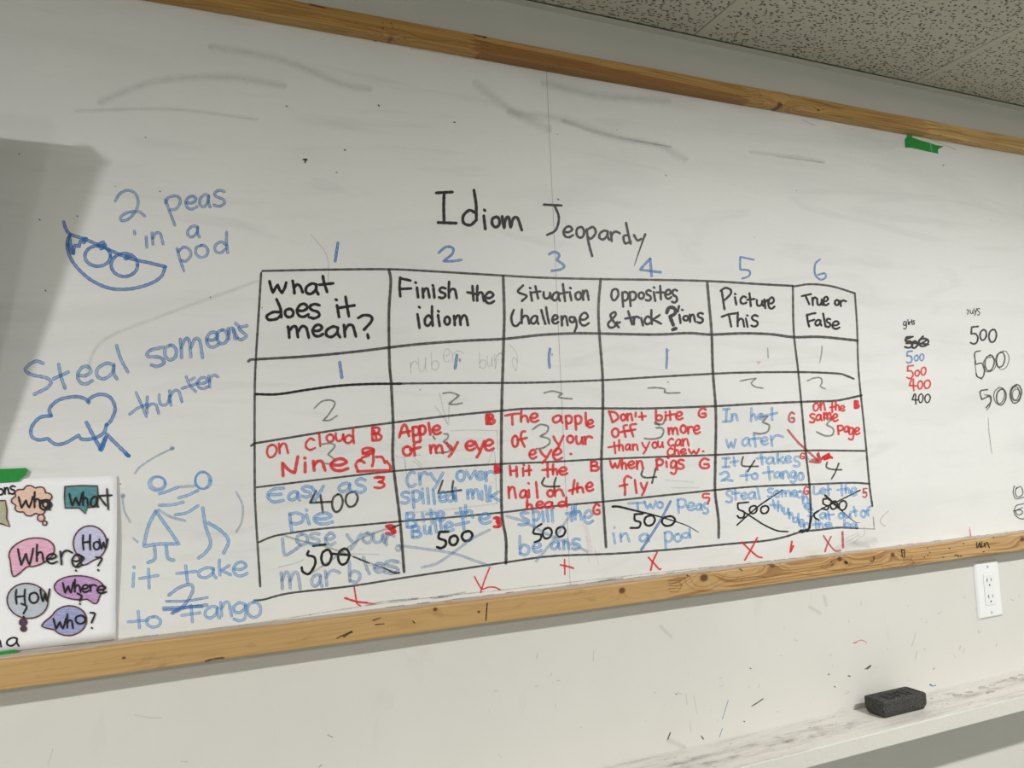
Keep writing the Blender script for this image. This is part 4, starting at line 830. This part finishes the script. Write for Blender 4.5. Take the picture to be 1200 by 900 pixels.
vs, fs, us = [], [], []
for n_ in range(90):
    cx = random.choice((random.uniform(.72, 1.15), random.uniform(1.3, 1.95), 1.36+.02*random.gauss(0, 1)))
    disc(cx, random.uniform(-.09, -.008), random.uniform(.0006, .004), random.uniform(.0004, .0012), 0, vs, fs, us, .0005+n_*2e-6)
o = mesh('dust_flecks', vs, fs, INK['g'], sf, us); tag(o, 'dark flecks on the ledge', kind='stuff')
# ------------------------------------------------------------------ eraser
ex0, ex1, ey0, ey1, eh = 1.1945, 1.3085, -.0675, -.0205, .0315
el = empty('eraser', ((ex0+ex1)/2, (ey0+ey1)/2, SZ), 'black felt whiteboard eraser with embossed lettering lying on the white ledge', 'eraser')
bm = bmesh.new(); rings = []
# the body: undercut lower edge, straight felt sides, a raised rim round a sunken top
for ins, z in [(.006, 0), (.0035, .0015), (.0008, .009), (0, .012), (0, eh-.0025), (.0012, eh-.0006), (.003, eh), (.0048, eh-.0006), (.0058, eh-.0022)]:
    ring = []; r = .004
    for sx, sy in ((-1, -1), (1, -1), (1, 1), (-1, 1)):
        cx = (ex0+ex1)/2+sx*((ex1-ex0)/2-ins-r); cy = (ey0+ey1)/2+sy*((ey1-ey0)/2-ins-r)
        a0 = {(-1, -1): math.pi, (1, -1): 1.5*math.pi, (1, 1): 0, (-1, 1): .5*math.pi}[(sx, sy)]
        for q in range(4):
            a = a0+q*math.pi/6; ring.append(bm.verts.new((cx+r*math.cos(a), cy+r*math.sin(a), SZ+z)))
    rings.append(ring)
for a, c in zip(rings, rings[1:]):
    for i in range(16): bm.faces.new((a[i], a[(i+1) % 16], c[(i+1) % 16], c[i]))
bm.faces.new(rings[0][::-1]); bm.faces.new(rings[-1])
bmesh.ops.rotate(bm, verts=bm.verts[:], cent=el.location, matrix=Matrix.Rotation(.0, 3, 'Z'))
adopt(from_bm('felt_body', bm, M['foam']), el)
# embossed letters on the sunken top
bm = bmesh.new()
def bar(x0_, y0_, x1_, y1_, w_=.0018):
    d = Vector((x1_-x0_, y1_-y0_)); L = d.length; d.normalize(); nn = Vector((-d.y, d.x))*w_/2
    z0_, z1_ = SZ+eh-.003, SZ+eh-.0010
    q = [(x0_+nn.x, y0_+nn.y), (x0_-nn.x, y0_-nn.y), (x1_-nn.x, y1_-nn.y), (x1_+nn.x, y1_+nn.y)]
    vb = [bm.verts.new((a, c, z0_)) for a, c in q]; vt = [bm.verts.new((a, c, z1_)) for a, c in q]
    bm.faces.new(vt); bm.faces.new(vb[::-1])
    for i in range(4): bm.faces.new((vb[i], vb[(i+1) % 4], vt[(i+1) % 4], vt[i]))
LX, LY, LW, LH = 1.222, -.054, .0125, .020
for i, seg in enumerate([[(0, 0, 0, 1), (0, 0, 1, 0), (0, .5, .8, .5), (0, 1, 1, 1)], [(0, 0, 1, 1), (0, 1, 1, 0)], [(0, 0, 0, 1), (0, 1, 1, 1), (1, 1, 1, .5), (1, .5, 0, .5)], [(0, 0, 1, 0), (1, 0, 1, 1), (1, 1, 0, 1), (0, 1, 0, 0)]]):
    x_ = LX+i*.0165
    for a, c, d_, e_ in seg: bar(x_+a*LW, LY+c*LH, x_+d_*LW, LY+e_*LH)
bmesh.ops.recalc_face_normals(bm, faces=bm.faces[:])
adopt(from_bm('embossed_lettering', bm, plain('moulded_black', (.02, .02, .021), .7)), el)

# ------------------------------------------------------------------ TV shape added out of view to throw the slanted shadow on the board
TVX = -.285
p_top, p_bot = Vector((0, -.22, 2.09)), Vector((0, -.055, 1.609))
dv = (p_top-p_bot); L = dv.length; u = dv.normalized(); nrm = Vector((0, -u.z, u.y))  # face normal, towards the room and down
if nrm.y > 0: nrm = -nrm
tv = empty('television', (TVX-.42, -.02, 1.9), 'black wall mounted television tilted down at the left of the whiteboard', 'television')
def slabbox(name, x0, x1, s0, s1, d0, d1, m, bev=.004):
    bm = box_bm(x0, x1, 0, 1, 0, 1)
    for vv in bm.verts:
        s_ = s0+(s1-s0)*vv.co.z; d_ = d0+(d1-d0)*vv.co.y
        q = p_bot+u*s_*L+nrm*d_; vv.co = Vector((vv.co.x, q.y, q.z))
    bmesh.ops.bevel(bm, geom=bm.edges[:], offset=bev, segments=2, affect='EDGES'); return adopt(from_bm(name, bm, m), tv)
slabbox('casing', TVX-.86, TVX, 0, 1, 0, .022, M['tv'])
slabbox('screen', TVX-.845, TVX-.015, .035, .97, .0225, .0245, M['screen'], .0005)
for dx in (-.5, -.36):
    bm = box_bm(TVX+dx-.015, TVX+dx+.015, -.165, -.003, 1.87, 1.90, .003)
    adopt(from_bm('wall_bracket', bm, M['tv']), tv)
adopt(box('bracket_plate', TVX-.56, TVX-.30, -.0075, -.0015, 1.80, 1.97, M['tv'], None, .001), tv)

# ------------------------------------------------------------------ ceiling downlights behind the camera
LP = ['front row nearest the television', 'front row above the quiz table', 'front row right of the score columns', 'rear row far left', 'rear row middle', 'rear row far right']
for i, (lx, ly, e, r) in enumerate(LIGHTS):
    o = empty('ceiling_light', (lx, ly, CEIL), None, 'light', 'round ceiling downlights'); o['label'] = 'round white downlight in the tiled ceiling, '+LP[i]
    bm = bmesh.new(); bmesh.ops.create_cone(bm, cap_ends=True, segments=32, radius1=r+.02, radius2=r+.025, depth=.008)
    c = from_bm('ring', bm, M['plastic'], o); c.location = (0, 0, -.0045)
    bm = bmesh.new(); bmesh.ops.create_cone(bm, cap_ends=True, segments=32, radius1=r, radius2=r, depth=.004)
    c = from_bm('lens', bm, M['lens'], o); c.location = (0, 0, -.0105)
